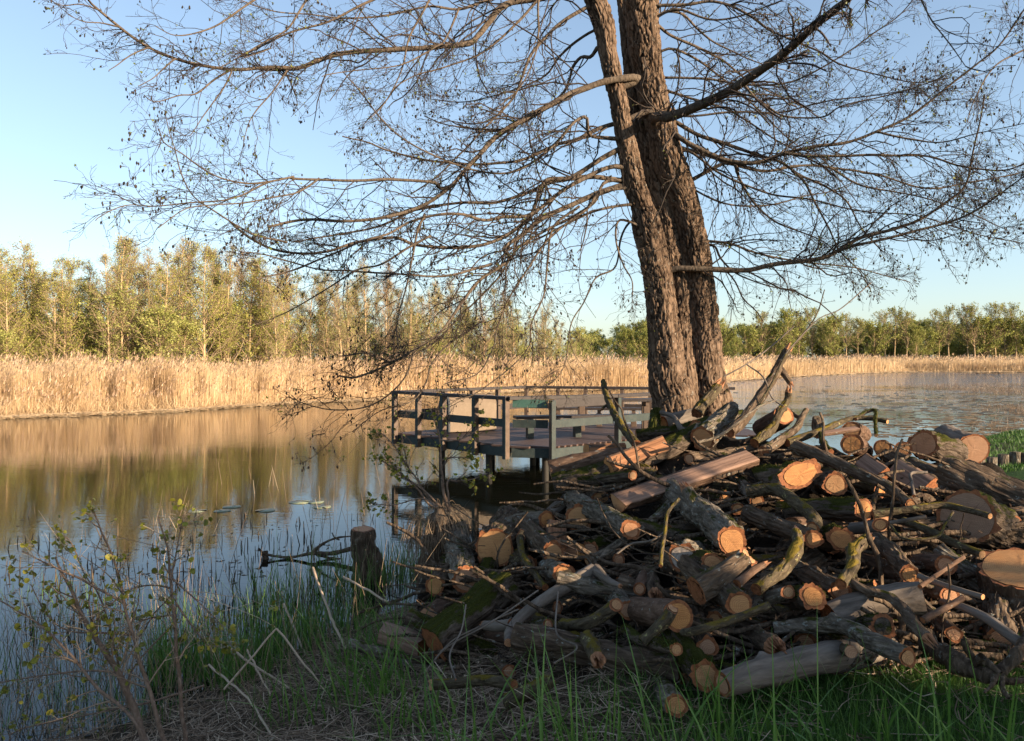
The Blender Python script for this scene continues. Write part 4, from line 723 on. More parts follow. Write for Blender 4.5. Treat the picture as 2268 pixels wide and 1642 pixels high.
br('smooth grey driftwood branch with a fork and sawn tip, left front of the pile', 'pale', 30, [('C', 960, 968, -.5), ('C', 975, 880, -.45), ('C', 1080, 765, -.4), ('C', 1250, 645, -.38), ('C', 1440, 535, -.34), ('C', 1545, 475, -.3)], end='red', taper=1.9, knots=3)
br('pointed dead limb end curving off the driftwood branch', 'pale', 16, [('C', 1725, 580, -.35), ('C', 1640, 540, -.35), ('C', 1560, 470, -.3)], end='broken', taper=2.8)
br('short grey side arm of the driftwood branch hanging left', 'pale', 30, [('C', 800, 850, -.35), ('C', 890, 855, -.4), ('C', 985, 845, -.42)], end='broken', taper=1.4)
L_('small log pointing down in the dark gap right of the driftwood branch', 'log', 'brown', 42, [('C', 1858, 600, -.1), ('C', 1905, 470, .15)], 'red', tilt=.5)
L_('crumbling splintered log end beside the small down-pointing log', 'log', 'dark', 52, [('C', 1965, 640, -.05)], 'broken', dirn=IN, ln=.6)
L_('hollow log with a weathered whitish torn face in the centre of the pile', 'log', 'grey', 118, [('C', 2150, 390, -.15), ('C', 2330, 380, .35)], 'white', tilt=.5, lob=.16)
br('mossy curved branch with a small pale cut at its raised end, lower centre', 'lichen', 44, [('C', 1702, 708, -.32), ('C', 1620, 770, -.3), ('C', 1490, 838, -.3), ('C', 1330, 845, -.25)], end='tan', tilt=.5)
L_('log whose face shows behind the raised end of the mossy curved branch', 'log', 'grey', 66, [('C', 1770, 745, -.12), ('C', 1680, 640, .0), ('C', 1560, 580, .1)], 'red', tilt=.4)
L_('thick log with a tall tilted face and flaking orange bark, lower centre', 'log', 'brown', 100, [('C', 2130, 790, -.25), ('C', 1840, 745, .0)], 'fresh', tilt=.7, lob=.1)
br('lichened branch whose small cut overlaps the tall tilted log face', 'lichen', 40, [('C', 2083, 735, -.42), ('C', 2020, 830, -.4), ('C', 1880, 960, -.35)], end='tan', tilt=.5)
L_('broken stub with torn splinters near the grass, lower centre', 'log', 'lichen', 58, [('C', 1570, 1085, -.45), ('C', 1500, 940, -.3)], 'broken')
L_('small hollow rotten branch end in the lower left of the pile', 'log', 'grey', 38, [('C', 1232, 848, -.25), ('C', 1130, 872, -.2)], 'red', tilt=.4)
br('long knotty branch lying on the litter at the left front, cut at its left end', 'lichen', 36, [('C', 430, 1256, -.62), ('C', 620, 1245, -.6), ('C', 800, 1225, -.58), ('C', 1000, 1262, -.55)], end='tan', tilt=.5)
br('slanting log on the ground at the left front with a narrow upright cut', 'lichen', 52, [('C', 1268, 1215, -.5), ('C', 1140, 1290, -.52), ('C', 950, 1370, -.5)], end='tan', tilt=.1)
L_('dim reddish log face low behind the tall grass, left front', 'log', 'dark', 52, [('C', 965, 1165, -.2), ('C', 820, 1085, .1)], 'red', tilt=.4)
L_('log at the very front pointing out of the grass, with a brown face', 'log', 'grey', 78, [('C', 2108, 1398, -.12), ('C', 1960, 1235, .25)], 'tan', tilt=.45)
br('bent mossy branch with a small orange cut above the front round log', 'moss', 44, [('C', 2110, 1015, -.35), ('C', 2000, 985, -.3), ('C', 1880, 960, -.2), ('C', 1760, 880, -.1)], end='tan', tilt=.5)
L_('round log resting on the grass at the front, moss on top, wide ragged bark rim', 'log', 'moss', 96, [('D', 88, 1192, -.05)], 'tan', dirn=(-.1, 1, .02), ln=.7, tilt=.4)
# top of the pile, left
L_('long smooth brown log on top of the pile nearest the platform', 'log', 'brown', 76, [('A', 1245, 850, -.1), ('A', 1760, 770, .2)], 'red', tilt=.1)
L_('half-split log with an orange torn face lying on the smooth brown log', 'split log', 'brown', 62, [('A', 1650, 810, -.15), ('A', 2035, 660, -.05)], 'fresh', name='split_log', flats=[((.15, -.8, .5), .3)], tilt=.2, ends=2)
L_('long moss-covered log slanting up to the right under the split log', 'log', 'moss', 66, [('A', 1270, 945, .05), ('A', 1800, 800, .1), ('A', 2290, 585, .2)], 'red', tilt=.1, taper=1.2)
L_('short mossy branch with a pale oval cut above the sawn beam', 'branch', 'moss', 38, [('A', 1812, 882, -.15), ('A', 1640, 900, -.1), ('A', 1450, 930, .0)], 'tan', name='branch', tilt=.3)
L_('block with a square orange cut face at the top beside the platform', 'split log', 'brown', 58, [('A', 1495, 712, .1), ('A', 1760, 705, .4)], 'fresh', name='split_log', flats=[((0, 0, 1), .72), ((-.3, -1, 0), .75), ((0, 0, -1), .7)], tilt=.25)
L_('half-round sawn beam with a smooth pinkish top in the middle of the pile', 'split log', 'brown', 92, [('A', 1710, 1050, -.32), ('B', 400, 470, -.25)], 'tan', name='split_log', flats=[((-.1, -.45, 1), .12)], side='plank', tilt=.05, ends=2)
L_('mossy log at the foot of the alder on the left', 'log', 'moss', 46, [('A', 1835, 612, .3), ('A', 2050, 590, .4), ('A', 2270, 545, .5)], 'tan')
L_('grey mottled log lying against the alder base', 'log', 'pale', 56, [('A', 2010, 530, .6), ('A', 2280, 470, .7)], 'tan')
L_('short upright stub covered in yellow moss left of the alder base', 'log', 'moss', 38, [('A', 1970, 450, .3), ('A', 1945, 590, .3)], 'tan', tilt=0)
br('pale crooked stick bending down beside the yellow mossy stub', 'pale', 16, [('A', 2005, 450, .2), ('A', 2090, 480, .2), ('A', 2140, 560, .15), ('A', 2210, 600, .1)], end='tan')
br('lichened stick rising in front of the platform railing', 'lichen', 18, [('A', 1608, 240, -.1), ('A', 1640, 360, -.1), ('A', 1720, 520, -.1), ('A', 1835, 670, -.1)], end='broken', taper=1.4, knots=2)
br('small dead side tuft branch on the stick before the railing', 'lichen', 9, [('A', 1600, 430, -.1), ('A', 1625, 405, -.1), ('A', 1665, 400, -.1)], end='broken')
L_('grey-barked log slanting down between the beam and the bright cut faces', 'log', 'grey', 112, [('B', 258, 1062, -.3), ('B', 120, 920, -.1), ('A', 2040, 985, .15)], 'fresh', tilt=.4)
L_('splintered stub with torn pale wood on top of the grey slanting log', 'log', 'grey', 44, [('A', 2185, 985, -.25), ('A', 2230, 1110, -.1)], 'broken')
br('long dark branch rising to the right behind the crossing twigs, centre', 'grey', 30, [('C', 1500, 420, -.15), ('C', 1700, 300, -.12), ('C', 1890, 170, -.05), ('C', 2050, 30, .05), ('A', 2120, 960, .1)], end='tan', taper=.9)
br('thin lichened branch arching across the centre of the pile', 'lichen', 13, [('A', 2125, 1045, -.5), ('A', 2050, 1140, -.52), ('A', 2030, 1280, -.55), ('A', 2010, 1400, -.55), ('A', 2000, 1500, -.5)], end='tan')
br('pale side twig branching left off the thin arching branch', 'pale', 7, [('A', 2030, 1270, -.55), ('A', 1930, 1330, -.5), ('A', 1800, 1350, -.45), ('A', 1700, 1420, -.4)], end='tan')
# right, lit faces
L_('large sunlit log with an orange face and ragged bark points, upper right', 'log', 'moss', 96, [('B', 732, 600, -.25), ('B', 460, 650, .15)], 'fresh', tilt=.75, lob=.09)
L_('log with a half-shaded face right of the ragged lit log', 'log', 'dark', 80, [('B', 972, 672, -.15), ('B', 820, 640, .3)], 'tan', tilt=.6)
br('long dark branch sloping down to a tiny bright cut, upper right', 'dark', 32, [('B', 1488, 808, -.3), ('B', 1340, 690, -.28), ('B', 1100, 580, -.25), ('B', 850, 465, -.2), ('B', 700, 420, -.1)], end='fresh', tilt=.5, taper=1.9)
L_('mossy log with a narrow bright upright face, right centre', 'log', 'moss', 80, [('B', 1162, 838, -.2), ('B', 900, 835, .0), ('B', 580, 850, .2)], 'fresh', tilt=.35)
L_('slim smooth log with a round lit face between two thicker ones, right', 'log', 'pale', 44, [('B', 1278, 945, -.3), ('B', 1090, 970, -.05)], 'fresh', tilt=.7)
br('bark-covered branch bowing down to the narrow bright face, right centre', 'lichen', 46, [('B', 812, 965, -.38), ('B', 825, 905, -.36), ('B', 700, 790, -.32), ('B', 560, 705, -.25), ('B', 370, 725, -.1)], end='tan', tilt=0, taper=1.1)
L_('dark log ending in a narrow oval bright face, centre right', 'log', 'dark', 66, [('B', 820, 1045, -.3), ('B', 620, 970, -.15), ('B', 370, 870, .05)], 'fresh', tilt=.4)
L_('mossy log with a face half lit and half in shadow, right centre', 'log', 'moss', 86, [('B', 1015, 1045, -.25), ('B', 830, 1030, .1)], 'fresh', tilt=.65)
L_('straight brown log lying towards the viewer with a bright sawn end, right', 'log', 'dark', 66, [('B', 1478, 1288, -.38), ('B', 1220, 1030, -.05)], 'fresh', tilt=.55)
br('gnarled yellow-lichened branch standing upright in an S bend, right', 'lichen', 40, [('B', 1195, 1045, -.42), ('B', 1105, 1110, -.42), ('B', 1085, 1230, -.42), ('B', 1010, 1350, -.4)], end='broken', knots=4, lob=.14)
br('long dark crooked branch crossing the right front down to the roots', 'dark', 46, [('D', 1600, 940, -.42), ('D', 1520, 860, -.42), ('D', 1420, 720, -.42), ('D', 1330, 655, -.4), ('D', 1180, 610, -.38), ('D', 1060, 540, -.35)], end='broken', taper=.9, knots=4)
L_('bright orange faced log left of the two crossing lit logs, moss behind', 'log', 'moss', 72, [('B', 132, 1210, -.3), ('B', -20, 1190, .0)], 'fresh', tilt=.7)
L_('thick dark log tapering to a slanted cream cut above its splinter, centre', 'log', 'dark', 66, [('B', 380, 1165, -.45), ('B', 220, 1290, -.4), ('B', 20, 1400, -.3)], 'tan', tilt=.5, taper=1.5)
br('bright torn splinter pointing right under the cream cut', 'brown', 22, [('B', 485, 1218, -.48), ('B', 410, 1260, -.45), ('B', 300, 1350, -.4)], end='broken', taper=1.4)
br('broken branch with a sunlit edge rising to a torn top, centre right', 'lichen', 40, [('B', 705, 1000, -.38), ('B', 715, 1080, -.38), ('B', 620, 1250, -.38), ('B', 430, 1390, -.35)], end='broken', lob=.12)
L_('round log with saw-marked face in half shade below the centre', 'log', 'dark', 92, [('B', 322, 1490, -.3)], 'tan', dirn=(-.2, 1, .05), tilt=.5, lob=.08)
L_('small oval cut face beside the tall lit moss-fringed log', 'log', 'grey', 50, [('B', 650, 1405, -.35), ('B', 520, 1450, -.2)], 'tan', tilt=.5)
L_('moss-fringed log with a tall face crossed by a band of shadow, lower right', 'log', 'moss', 84, [('B', 820, 1437, -.38), ('B', 700, 1450, .0)], 'fresh', tilt=.65)
L_('dark split log behind the moss-fringed log, its rough side up', 'log', 'dark', 72, [('B', 1005, 1400, -.2), ('B', 830, 1310, -.05), ('B', 660, 1230, .1)], 'red', tilt=.2)
br('thin branch rising to a bright tip across the lower centre', 'lichen', 27, [('D', 515, 715, -.55), ('D', 400, 760, -.55), ('D', 240, 820, -.55), ('D', 0, 890, -.55), ('C', 2150, 900, -.5)], end='tan', tilt=.2)
L_('big sunlit pale log with a moss beard along its underside, lower right', 'log', 'pale', 108, [('D', 1570, 660, -.3), ('D', 1280, 690, -.2), ('D', 930, 800, -.1)], 'tan', tilt=.05)
L_('rounded mossy log end with a pale rim under the sunlit pale log', 'log', 'moss', 92, [('D', 1300, 855, -.3), ('D', 1120, 880, .05)], 'moss', tilt=.5)
br('straight pale stick pointing right above the dark gap, sunlit', 'pale', 14, [('B', 1592, 890, -.5), ('B', 1340, 932, -.35)], end='tan')
br('brown stick slanting up to the right over the right-hand gap', 'brown', 15, [('B', 1850, 1168, -.55), ('B', 1550, 1370, -.5)], end='tan')
br('peeled stick with a bright sawn end slanting up at the lower right', 'brown', 22, [('D', 1850, 658, -.6), ('D', 1570, 815, -.55)], end='fresh', tilt=.4)
br('grey stick lying down to the right beside the big stump', 'pale', 19, [('B', 1980, 1440, -.5), ('B', 1750, 1370, -.45), ('B', 1540, 1295, -.4)], end='tan')
L_('reddish log face in shade left of the big stump', 'log', 'brown', 66, [('B', 1728, 1222, -.1), ('B', 1500, 1200, .2)], 'red', tilt=.6)
L_('lower reddish log face in shade against the big stump', 'log', 'brown', 62, [('B', 1755, 1432, -.05)], 'red', dirn=(-.3, 1, .05), tilt=.5)
L_('huge log with a broad ringed face at the right edge of the pile', 'log', 'moss', 182, [('B', 1868, 892, -.1), ('B', 2420, 1120, .9)], 'dull', tilt=.55, lob=.05)
L_('huge deep-furrowed dark log lying on top at the right edge', 'log', 'dark', 150, [('B', 1680, 590, .05), ('B', 2420, 900, .3)], 'red', tilt=.05, lob=.05)
L_('tall half-round cut end with a mossy flank, top right of the pile', 'log', 'moss', 96, [('B', 1575, 395, .3), ('B', 1790, 470, .8)], 'red', tilt=.45)
L_('short pale log with deep twisted furrows behind the top right of the pile', 'log', 'pale', 104, [('B', 1915, 430, .7), ('B', 1730, 355, 1.1)], 'red', tilt=.1, lob=.12)
L_('orange oddly shaped cut face in the sun at the top right', 'log', 'brown', 58, [('B', 1085, 398, -.05), ('B', 1170, 430, .4)], 'fresh', tilt=.7, lob=.18)
L_('pinkish log end lying on the crest of the pile, right of the arched branch', 'log', 'brown', 66, [('B', 1080, 300, .3), ('B', 1140, 310, .8)], 'tan', tilt=.6, lob=.12)
L_('flat torn board lying across the crest beneath the arched branch', 'board', 'brown', 34, [('B', 1120, 288, .1), ('B', 880, 325, .15)], 'tan', name='board', flats=[((0, -.2, 1), .3), ((0, .2, -1), .3)], side='plank', tilt=0)
L_('left saddle-shaped cut of a forked log, top right', 'log', 'brown', 56, [('B', 1292, 420, .05), ('B', 1320, 470, .5)], 'fresh', tilt=.6)
L_('right saddle-shaped cut of a forked log, top right beside the tall cut end', 'log', 'brown', 54, [('B', 1435, 425, .05), ('B', 1420, 470, .5)], 'fresh', tilt=.6, lob=.15)
L_('pale split piece leaning in a V shape, upper right', 'split log', 'brown', 62, [('B', 1150, 500, -.1), ('B', 1290, 600, -.05)], 'tan', name='split_log', flats=[((-.3, -.8, .3), .25)], side='plank')
L_('dark furrowed split log with a pale wedge edge, upper right', 'split log', 'dark', 96, [('B', 1370, 560, .0), ('B', 1600, 700, .1)], 'red', name='split_log', flats=[((-.6, -.3, .7), .35)], side='plank', tilt=.15)
br('pale broken stick bent at a right angle, upper right', 'pale', 11, [('B', 1600, 588, -.3), ('B', 1490, 594, -.3), ('B', 1495, 660, -.3), ('B', 1510, 750, -.3)], end='tan')
br('long thin dark branch lying across the huge ringed face', 'lichen', 21, [('B', 2030, 888, -.5), ('B', 1880, 845, -.45), ('B', 1690, 812, -.4), ('B', 1450, 845, -.35), ('B', 1230, 875, -.25)], end='tan', taper=1.4, knots=3)
br('thin dark branch sloping right below the huge ringed face', 'lichen', 28, [('B', 1975, 1150, -.45), ('B', 1800, 1080, -.4), ('B', 1620, 990, -.35), ('B', 1440, 920, -.25)], end='tan', taper=1.2, knots=2)
br('slender crooked twig with side shoots in front of the huge ringed face', 'lichen', 9, [('B', 1775, 860, -.6), ('B', 1720, 950, -.6), ('B', 1660, 1030, -.6), ('B', 1440, 1040, -.55), ('B', 1350, 950, -.5)], end='tan')
br('long mossy branch arching high over the crest with its tip hanging down', 'lichen', 15, [('B', 1328, 242, .0), ('B', 1200, 218, .05), ('B', 1060, 225, .1), ('B', 890, 295, .15), ('B', 640, 385, .2)], end='tan', taper=1.9)
br('fork of the arched branch with a hanging tail of moss', 'moss', 13, [('B', 1250, 335, .0), ('B', 1245, 250, .0), ('B', 1245, 165, .0), ('B', 1180, 175, .05), ('B', 1110, 225, .08)], end='tan')
br('short mossy prop under the arched branch', 'moss', 22, [('B', 870, 325, .05), ('B', 890, 390, .0), ('B', 940, 450, -.05)], end='broken')
br('dark antler-like branch curling up at the crest of the pile', 'dark', 18, [('B', 770, 165, .2), ('B', 735, 225, .2), ('B', 710, 280, .2), ('B', 620, 350, .15), ('B', 480, 445, .1)], end='broken', taper=1.9, knots=2)
br('short prong on the dark antler-like branch', 'dark', 15, [('B', 672, 175, .2), ('B', 700, 200, .2), ('B', 735, 215, .2)], end='broken')
L_('knobbly dark stump end poking up at the crest', 'log', 'dark', 34, [('B', 845, 235, .4), ('B', 850, 320, .4)], 'red', tilt=.3, knots=3)
# upright broken limb beside the trunk
X_ = lambda x, y: (1535.6 + .3229 * x, 590.6 + .3229 * y)
def xp(x, y, d): return tuple(P(*X_(x, y), d))
br('tall splintered limb leaning up beside the alder trunk', 'dark', 27, [xp(650, 572, 7.6), xp(600, 650, 7.6), xp(560, 740, 7.5), xp(490, 840, 7.4), xp(420, 950, 7.3), xp(340, 1060, 7.1), xp(250, 1140, 6.9)], end='broken', taper=1.5, lob=.14, knots=3)
br('hooked beak of dead wood on the tall splintered limb', 'dark', 17, [xp(665, 800, 7.5), xp(625, 740, 7.55), xp(585, 690, 7.6)], end='broken', taper=1.5)
br('mossy limb leaning against the foot of the alder trunk', 'lichen', 38, [xp(165, 830, 8.2), xp(120, 890, 8.1), xp(60, 950, 8.0), xp(20, 1010, 7.9)], end='broken')
br('twisted dark limb right of the tall splintered limb', 'lichen', 24, [xp(650, 860, 7.4), xp(640, 920, 7.4), xp(590, 1000, 7.3), xp(540, 1110, 7.2), xp(420, 1210, 7.0)], end='broken', taper=1.4, knots=3)
br('long smooth bare branch running up left of the twisted dark limb', 'grey', 8, [xp(560, 920, 7.0), xp(450, 960, 6.9), xp(330, 1050, 6.8), xp(180, 1160, 6.7), xp(20, 1210, 6.6)], end='tan', taper=1.3)
br('fallen sapling shoot rising high against the sky beside the splintered limb', 'lichen', 3.5, [xp(900, 160, 7.6), xp(850, 320, 7.5), xp(760, 460, 7.4), xp(640, 600, 7.3), xp(540, 800, 7.1), xp(440, 960, 7.0)], end='tan', taper=3)
br('thin bare twig crossing low from the trunk to the splintered limb', 'pale', 5, [xp(690, 410, 7.6), xp(520, 560, 7.5), xp(365, 670, 7.4), xp(210, 755, 7.4)], end='tan')
br('thin twig dropping from the low crossing twig', 'pale', 5, [xp(365, 670, 7.4), xp(480, 760, 7.3), xp(540, 900, 7.2), xp(620, 960, 7.1)], end='tan')
br('wiry shoot reaching up right to the alder twigs', 'pale', 4, [xp(1220, 110, 7.4), xp(1010, 290, 7.4), xp(860, 360, 7.4), xp(700, 520, 7.3), xp(600, 640, 7.3)], end='tan')
for lab, st, r, a, b in (('mossy log half hidden behind the tall splintered limb', 'moss', 60, (20, 1110, 7.3), (330, 1040, 7.6)), ('broad grey log between the alder base and the beam', 'grey', 84, (60, 1180, 7.0), (270, 1010, 7.5)), ('orange-torn log behind the twisted dark limb', 'brown', 70, (620, 1020, 7.6), (470, 1120, 7.9))):
    L_(lab, 'log', st, r, [xp(*a), xp(*b)], 'fresh', tilt=.3)
# right front
def stump(label, u, v, d, r, h, mat='tan', bk='dark'):
    p = P(u, v, d); return L_(label, 'stump', bk, r / (.3238 * d / F), [tuple(p), (p[0], p[1] + .02, p[2] - h)], mat, name='stump', tilt=0, taper=1.1, lob=.07, group=None)
stump('big upright stump with a pale flat top at the right edge of the photo', 2262, 1257, 4.55, .23, .55)
L_('big smooth pale fallen trunk lying on the grass at the right front', 'log', 'pale', 92, [('D', 200, 1255, -.12), ('D', 420, 1180, -.12), ('D', 700, 1110, -.1), ('D', 950, 1065, -.05), ('D', 1300, 1010, .15), ('D', 1560, 980, .25)], 'red', tilt=.0, taper=1.25, lob=.1, knots=3)
br('sawn side stub on the big pale fallen trunk', 'lichen', 40, [('D', 1078, 1032, -.25), ('D', 1020, 1015, -.1), ('D', 950, 1010, .05)], end='red', tilt=.4)
br('short mossy stub lying beside the left end of the pale fallen trunk', 'moss', 36, [('D', 295, 1152, -.1), ('D', 180, 1120, .1)], end='tan', tilt=.5)
L_('lilac-grey lichened log lying over the pale fallen trunk, cut at its lower right end', 'log', 'grey', 70, [('D', 1465, 1072, -.4), ('D', 1230, 965, -.35), ('D', 1010, 850, -.25), ('D', 760, 850, -.1), ('D', 560, 880, .0)], 'tan', tilt=.3, taper=.85, knots=2)
L_('torn splintered log end in shade above the pale fallen trunk', 'log', 'dark', 78, [('D', 560, 1000, -.15), ('D', 400, 900, .2)], 'broken')
L_('dull round face in deep shade behind the front round log', 'log', 'dark', 70, [('D', 92, 1002, .0)], 'red', dirn=IN, ln=.7, tilt=.5)
br('smooth bent limb sloping down to the grass by the big stump', 'pale', 40, [('D', 2250, 985, -.4), ('D', 2130, 890, -.4), ('D', 2000, 800, -.38), ('D', 1830, 722, -.3), ('D', 1700, 690, -.2)], end='tan', taper=.75)
L_('barely lit round face low in the grass left of the big stump', 'log', 'dark', 60, [('D', 1780, 912, -.1)], 'red', dirn=IN, ln=.6, tilt=.5)
rt = thing('gnarled_root', 'gnarled dark root mass lying in the grass at the right front corner', 'root', tuple(P(*D_(1950, 1150), 4.0)))
ri = Matrix.Translation(-Vector(rt.location))
for r0, r1, pts in ((62, 44, [(1580, 930, 3.93), (1680, 1020, 3.83), (1800, 1100, 3.73), (1960, 1180, 3.63), (2080, 1190, 3.58)]), (46, 40, [(2000, 1200, 3.58), (2120, 1140, 3.58), (2230, 1020, 3.58), (2330, 930, 3.63)]), (34, 16, [(1900, 1140, 3.68), (1960, 1090, 3.63), (2020, 1110, 3.58), (2100, 1180, 3.53)]), (22, 8, [(1850, 945, 3.63), (1870, 1010, 3.63), (1930, 1090, 3.63), (1990, 1150, 3.63)]), (24, 10, [(1975, 1060, 3.58), (1950, 1085, 3.60), (1920, 1120, 3.63)]), (40, 22, [(2030, 1190, 3.58), (2150, 1230, 3.53), (2300, 1220, 3.53)]), (20, 8, [(2060, 1200, 3.53), (2040, 1260, 3.48), (1990, 1310, 3.46)]), (18, 7, [(2110, 1210, 3.53), (2120, 1290, 3.48), (2160, 1350, 3.43)])):
    q = np.array([(*P(*D_(x, y), d), (r0 + (r1 - r0) * k / (len(pts) - 1)) * .3238 * d / F) for k, (x, y, d) in enumerate(pts)]); s = spline(q, 40); rr = s[:, 3] * (1 + .22 * fbm(s[:, :3] * 16, 5)); K = 22; t, x, y = frames(s[:, :3]); th = np.arange(K) * 2 * np.pi / K
    dr = np.cos(th)[None, :, None] * x[:, None] + np.sin(th)[None, :, None] * y[:, None]; v = s[:, None, :3] + dr * rr[:, None, None]; v = v + dr * (.010 * np.abs(vn(v * 40, 3)) + .02 * fbm(v * 14, 6))[..., None] * (rr / .05)[:, None, None].clip(.2, 1)
    mb = MB(); mb.add(v, rings(40, K)); mb.build('root', M['dark'], rt, mw=ri)
# dark soil core added under the pile so the gaps between logs read dark
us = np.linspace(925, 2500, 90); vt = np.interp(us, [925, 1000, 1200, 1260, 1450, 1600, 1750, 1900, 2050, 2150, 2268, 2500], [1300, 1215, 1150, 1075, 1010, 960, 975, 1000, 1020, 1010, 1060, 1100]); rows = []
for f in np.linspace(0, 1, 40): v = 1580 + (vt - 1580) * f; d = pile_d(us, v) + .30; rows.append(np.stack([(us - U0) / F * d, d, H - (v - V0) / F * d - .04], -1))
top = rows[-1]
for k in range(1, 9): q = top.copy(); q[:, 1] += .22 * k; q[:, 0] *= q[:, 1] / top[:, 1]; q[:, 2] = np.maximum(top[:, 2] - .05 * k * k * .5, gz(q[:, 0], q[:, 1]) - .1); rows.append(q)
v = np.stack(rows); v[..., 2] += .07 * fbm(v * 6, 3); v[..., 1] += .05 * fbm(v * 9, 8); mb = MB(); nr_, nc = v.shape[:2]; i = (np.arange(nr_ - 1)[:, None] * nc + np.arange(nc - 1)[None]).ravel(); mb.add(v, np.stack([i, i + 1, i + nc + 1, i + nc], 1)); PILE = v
mm = NM('gap_dark_soil', .95, .1); n1 = mm.noise((30, 30, 30), 6, .7, rnd=False); mm.col(mm.ramp(n1, [(.3, (.008, .006, .004)), (.7, (.035, .025, .017))])); mm.bump(n1, .9, .03); tag(mb.build('ground_mound', mm.m), 'dark soil mound added under the logs so the gaps read dark', 'mound', kind='structure')
# more logs half buried between the others
gu = np.random.default_rng(5)
for k in range(64):
    u = 985 + (2290 - 985) * (k % 16 + gu.random()) / 16; v0 = float(np.interp(u, us, vt)) + 20; v1 = 1500; v = v0 + (v1 - v0) * (k // 16 + gu.random()) / 4; d = pile_d(u, v) + gu.uniform(.08, .22); p = P(u, v, d); a = gu.choice([gu.normal(.3, .5), gu.normal(1.57, .45), gu.normal(2.7, .5)]); q = np.array([math.cos(a), .25 + .8 * abs(math.sin(a)), gu.normal(.06, .12)]); ln_ = gu.uniform(.5, .95); r_ = gu.uniform(.035, .085)
    L_('half-buried log deep in the pile, showing only between the logs in front of it', 'log', str(gu.choice(['dark', 'dark', 'moss', 'grey', 'brown', 'lichen'])), r_ / (.3238 * p[1] / F), [tuple(p), tuple(p + q * ln_ * .5 + [0, .03, -.01]), tuple(p + q * ln_)], str(gu.choice(['red', 'tan', 'fresh', 'red'])), tilt=.25, lob=.09, knots=1, group='half-buried logs inside the pile')
# loose brushwood and twigs tangled through the pile: uncounted
def on_pile(n, lo=960, hi=2300):
    u = rng.uniform(lo, hi, n); v0 = np.interp(u, us, vt) + 5; v = v0 + (1500 - v0) * rng.random(n); d = pile_d(u, v); return u, v, d
mb = MB(); u, v, d = on_pile(640); v = np.maximum(v, np.interp(u, us, vt) + 45); d = pile_d(u, v); st = np.stack([(u - U0) / F * d, d + rng.uniform(.02, .3, 640), H - (v - V0) / F * d], 1); dr = unit(np.stack([rng.normal(0, 1, 640), rng.normal(0, .5, 640), rng.normal(-.12, .2, 640)], 1)); pts = [st]; p = st; Lr = rng.uniform(.25, .85, 640)
for k in range(8): p = p + dr * (Lr / 8)[:, None]; pts.append(p); dr = unit(dr + rng.normal(0, .13, (640, 3)))
B1 = np.stack(pts, 1); B1[:, :, 1] = np.maximum(B1[:, :, 1], st[:, 1:2] + .0); R1 = rng.uniform(.005, .021, 640)[:, None] * np.linspace(1, .6, 9)[None]; tubes(mb, B1, R1 * (1 + .15 * vn(B1 * 40, 2)), 7, c=rng.random(640))
b2, r2 = kids(B1, R1, 900, .08, .3, 6, .8, .05, .2, .1, 1, 1, .4, .0016); tubes(mb, b2, np.minimum(r2, .006), 4, m=1, c=rng.random(900)); b3, r3 = kids(b2, r2, 1200, .04, .16, 4, .8, .05, .2, .1, 1, 1, .6, .0012); tubes(mb, b3, np.minimum(r3, .003), 3, m=1, c=rng.random(1200))
tag(mb.build('brushwood', [M['dark'], M['twig']]), 'tangle of thin branches and twigs between the logs', 'brushwood', kind='stuff')
mb = MB(); n = 1500; u, v, d = on_pile(n); p = np.stack([(u - U0) / F * d, d + rng.uniform(-.1, .2, n), H - (v - V0) / F * d], 1); leaves(mb, p, rng.uniform(.015, .05, n), c=rng.random(n), asp=.35); M['chip'] = tinted('bark_chip', [(0, (.05, .03, .02)), (.7, (.16, .09, .05)), (1, (.36, .19, .09))], .9); tag(mb.build('bark_chips', M['chip'], smooth=False), 'loose bark chips and shreds caught in the pile', 'bark', kind='stuff')
# ------------------------------------------------------------------ near bank: grass, litter, sedge, shrubs
M['grass'] = tinted('grass_blade', [(0, (.028, .065, .010)), (.6, (.075, .16, .024)), (1, (.15, .25, .05))], .5, .35, .25)
M['straw'] = tinted('dry_straw', [(0, (.11, .075, .05)), (.6, (.28, .20, .14)), (1, (.52, .41, .30))], .8, .2)
M['stub'] = tinted('wet_reed_stub', [(0, (.03, .02, .012)), (1, (.13, .09, .055))], .7, .3)
def scatter(n, x0, x1, y0, y1): return rng.uniform(x0, x1, n), rng.uniform(y0, y1, n)
def lawnness(x, y): return sm(1.0, 2.2, near_sd(x, y)) * sm(.25, 1.4, x - .25 * (y - 4) + .35 * vn(np.stack([x, y, 0 * x], -1) * 1.6, 9))
gr = MB()
x, y = scatter(46000, -1.6, 4.6, 2.6, 5.6); k = rng.random(len(x)) < (.03 + .97 * lawnness(x, y)) * sm(0, .4, near_sd(x, y)); x, y = x[k], y[k]
blades(gr, np.c_[x, y, gz(x, y) - .01], rng.gamma(5, .012, len(x)) + .03, .0042 * rng.uniform(.6, 1.5, len(x)), rng.normal(0, .38, (len(x), 3)) * [1, 1, 0], c=np.clip(.4 + .3 * vn(np.c_[x, y, 0 * x] * 2, 1) + rng.normal(0, .2, len(x)), 0, 1))
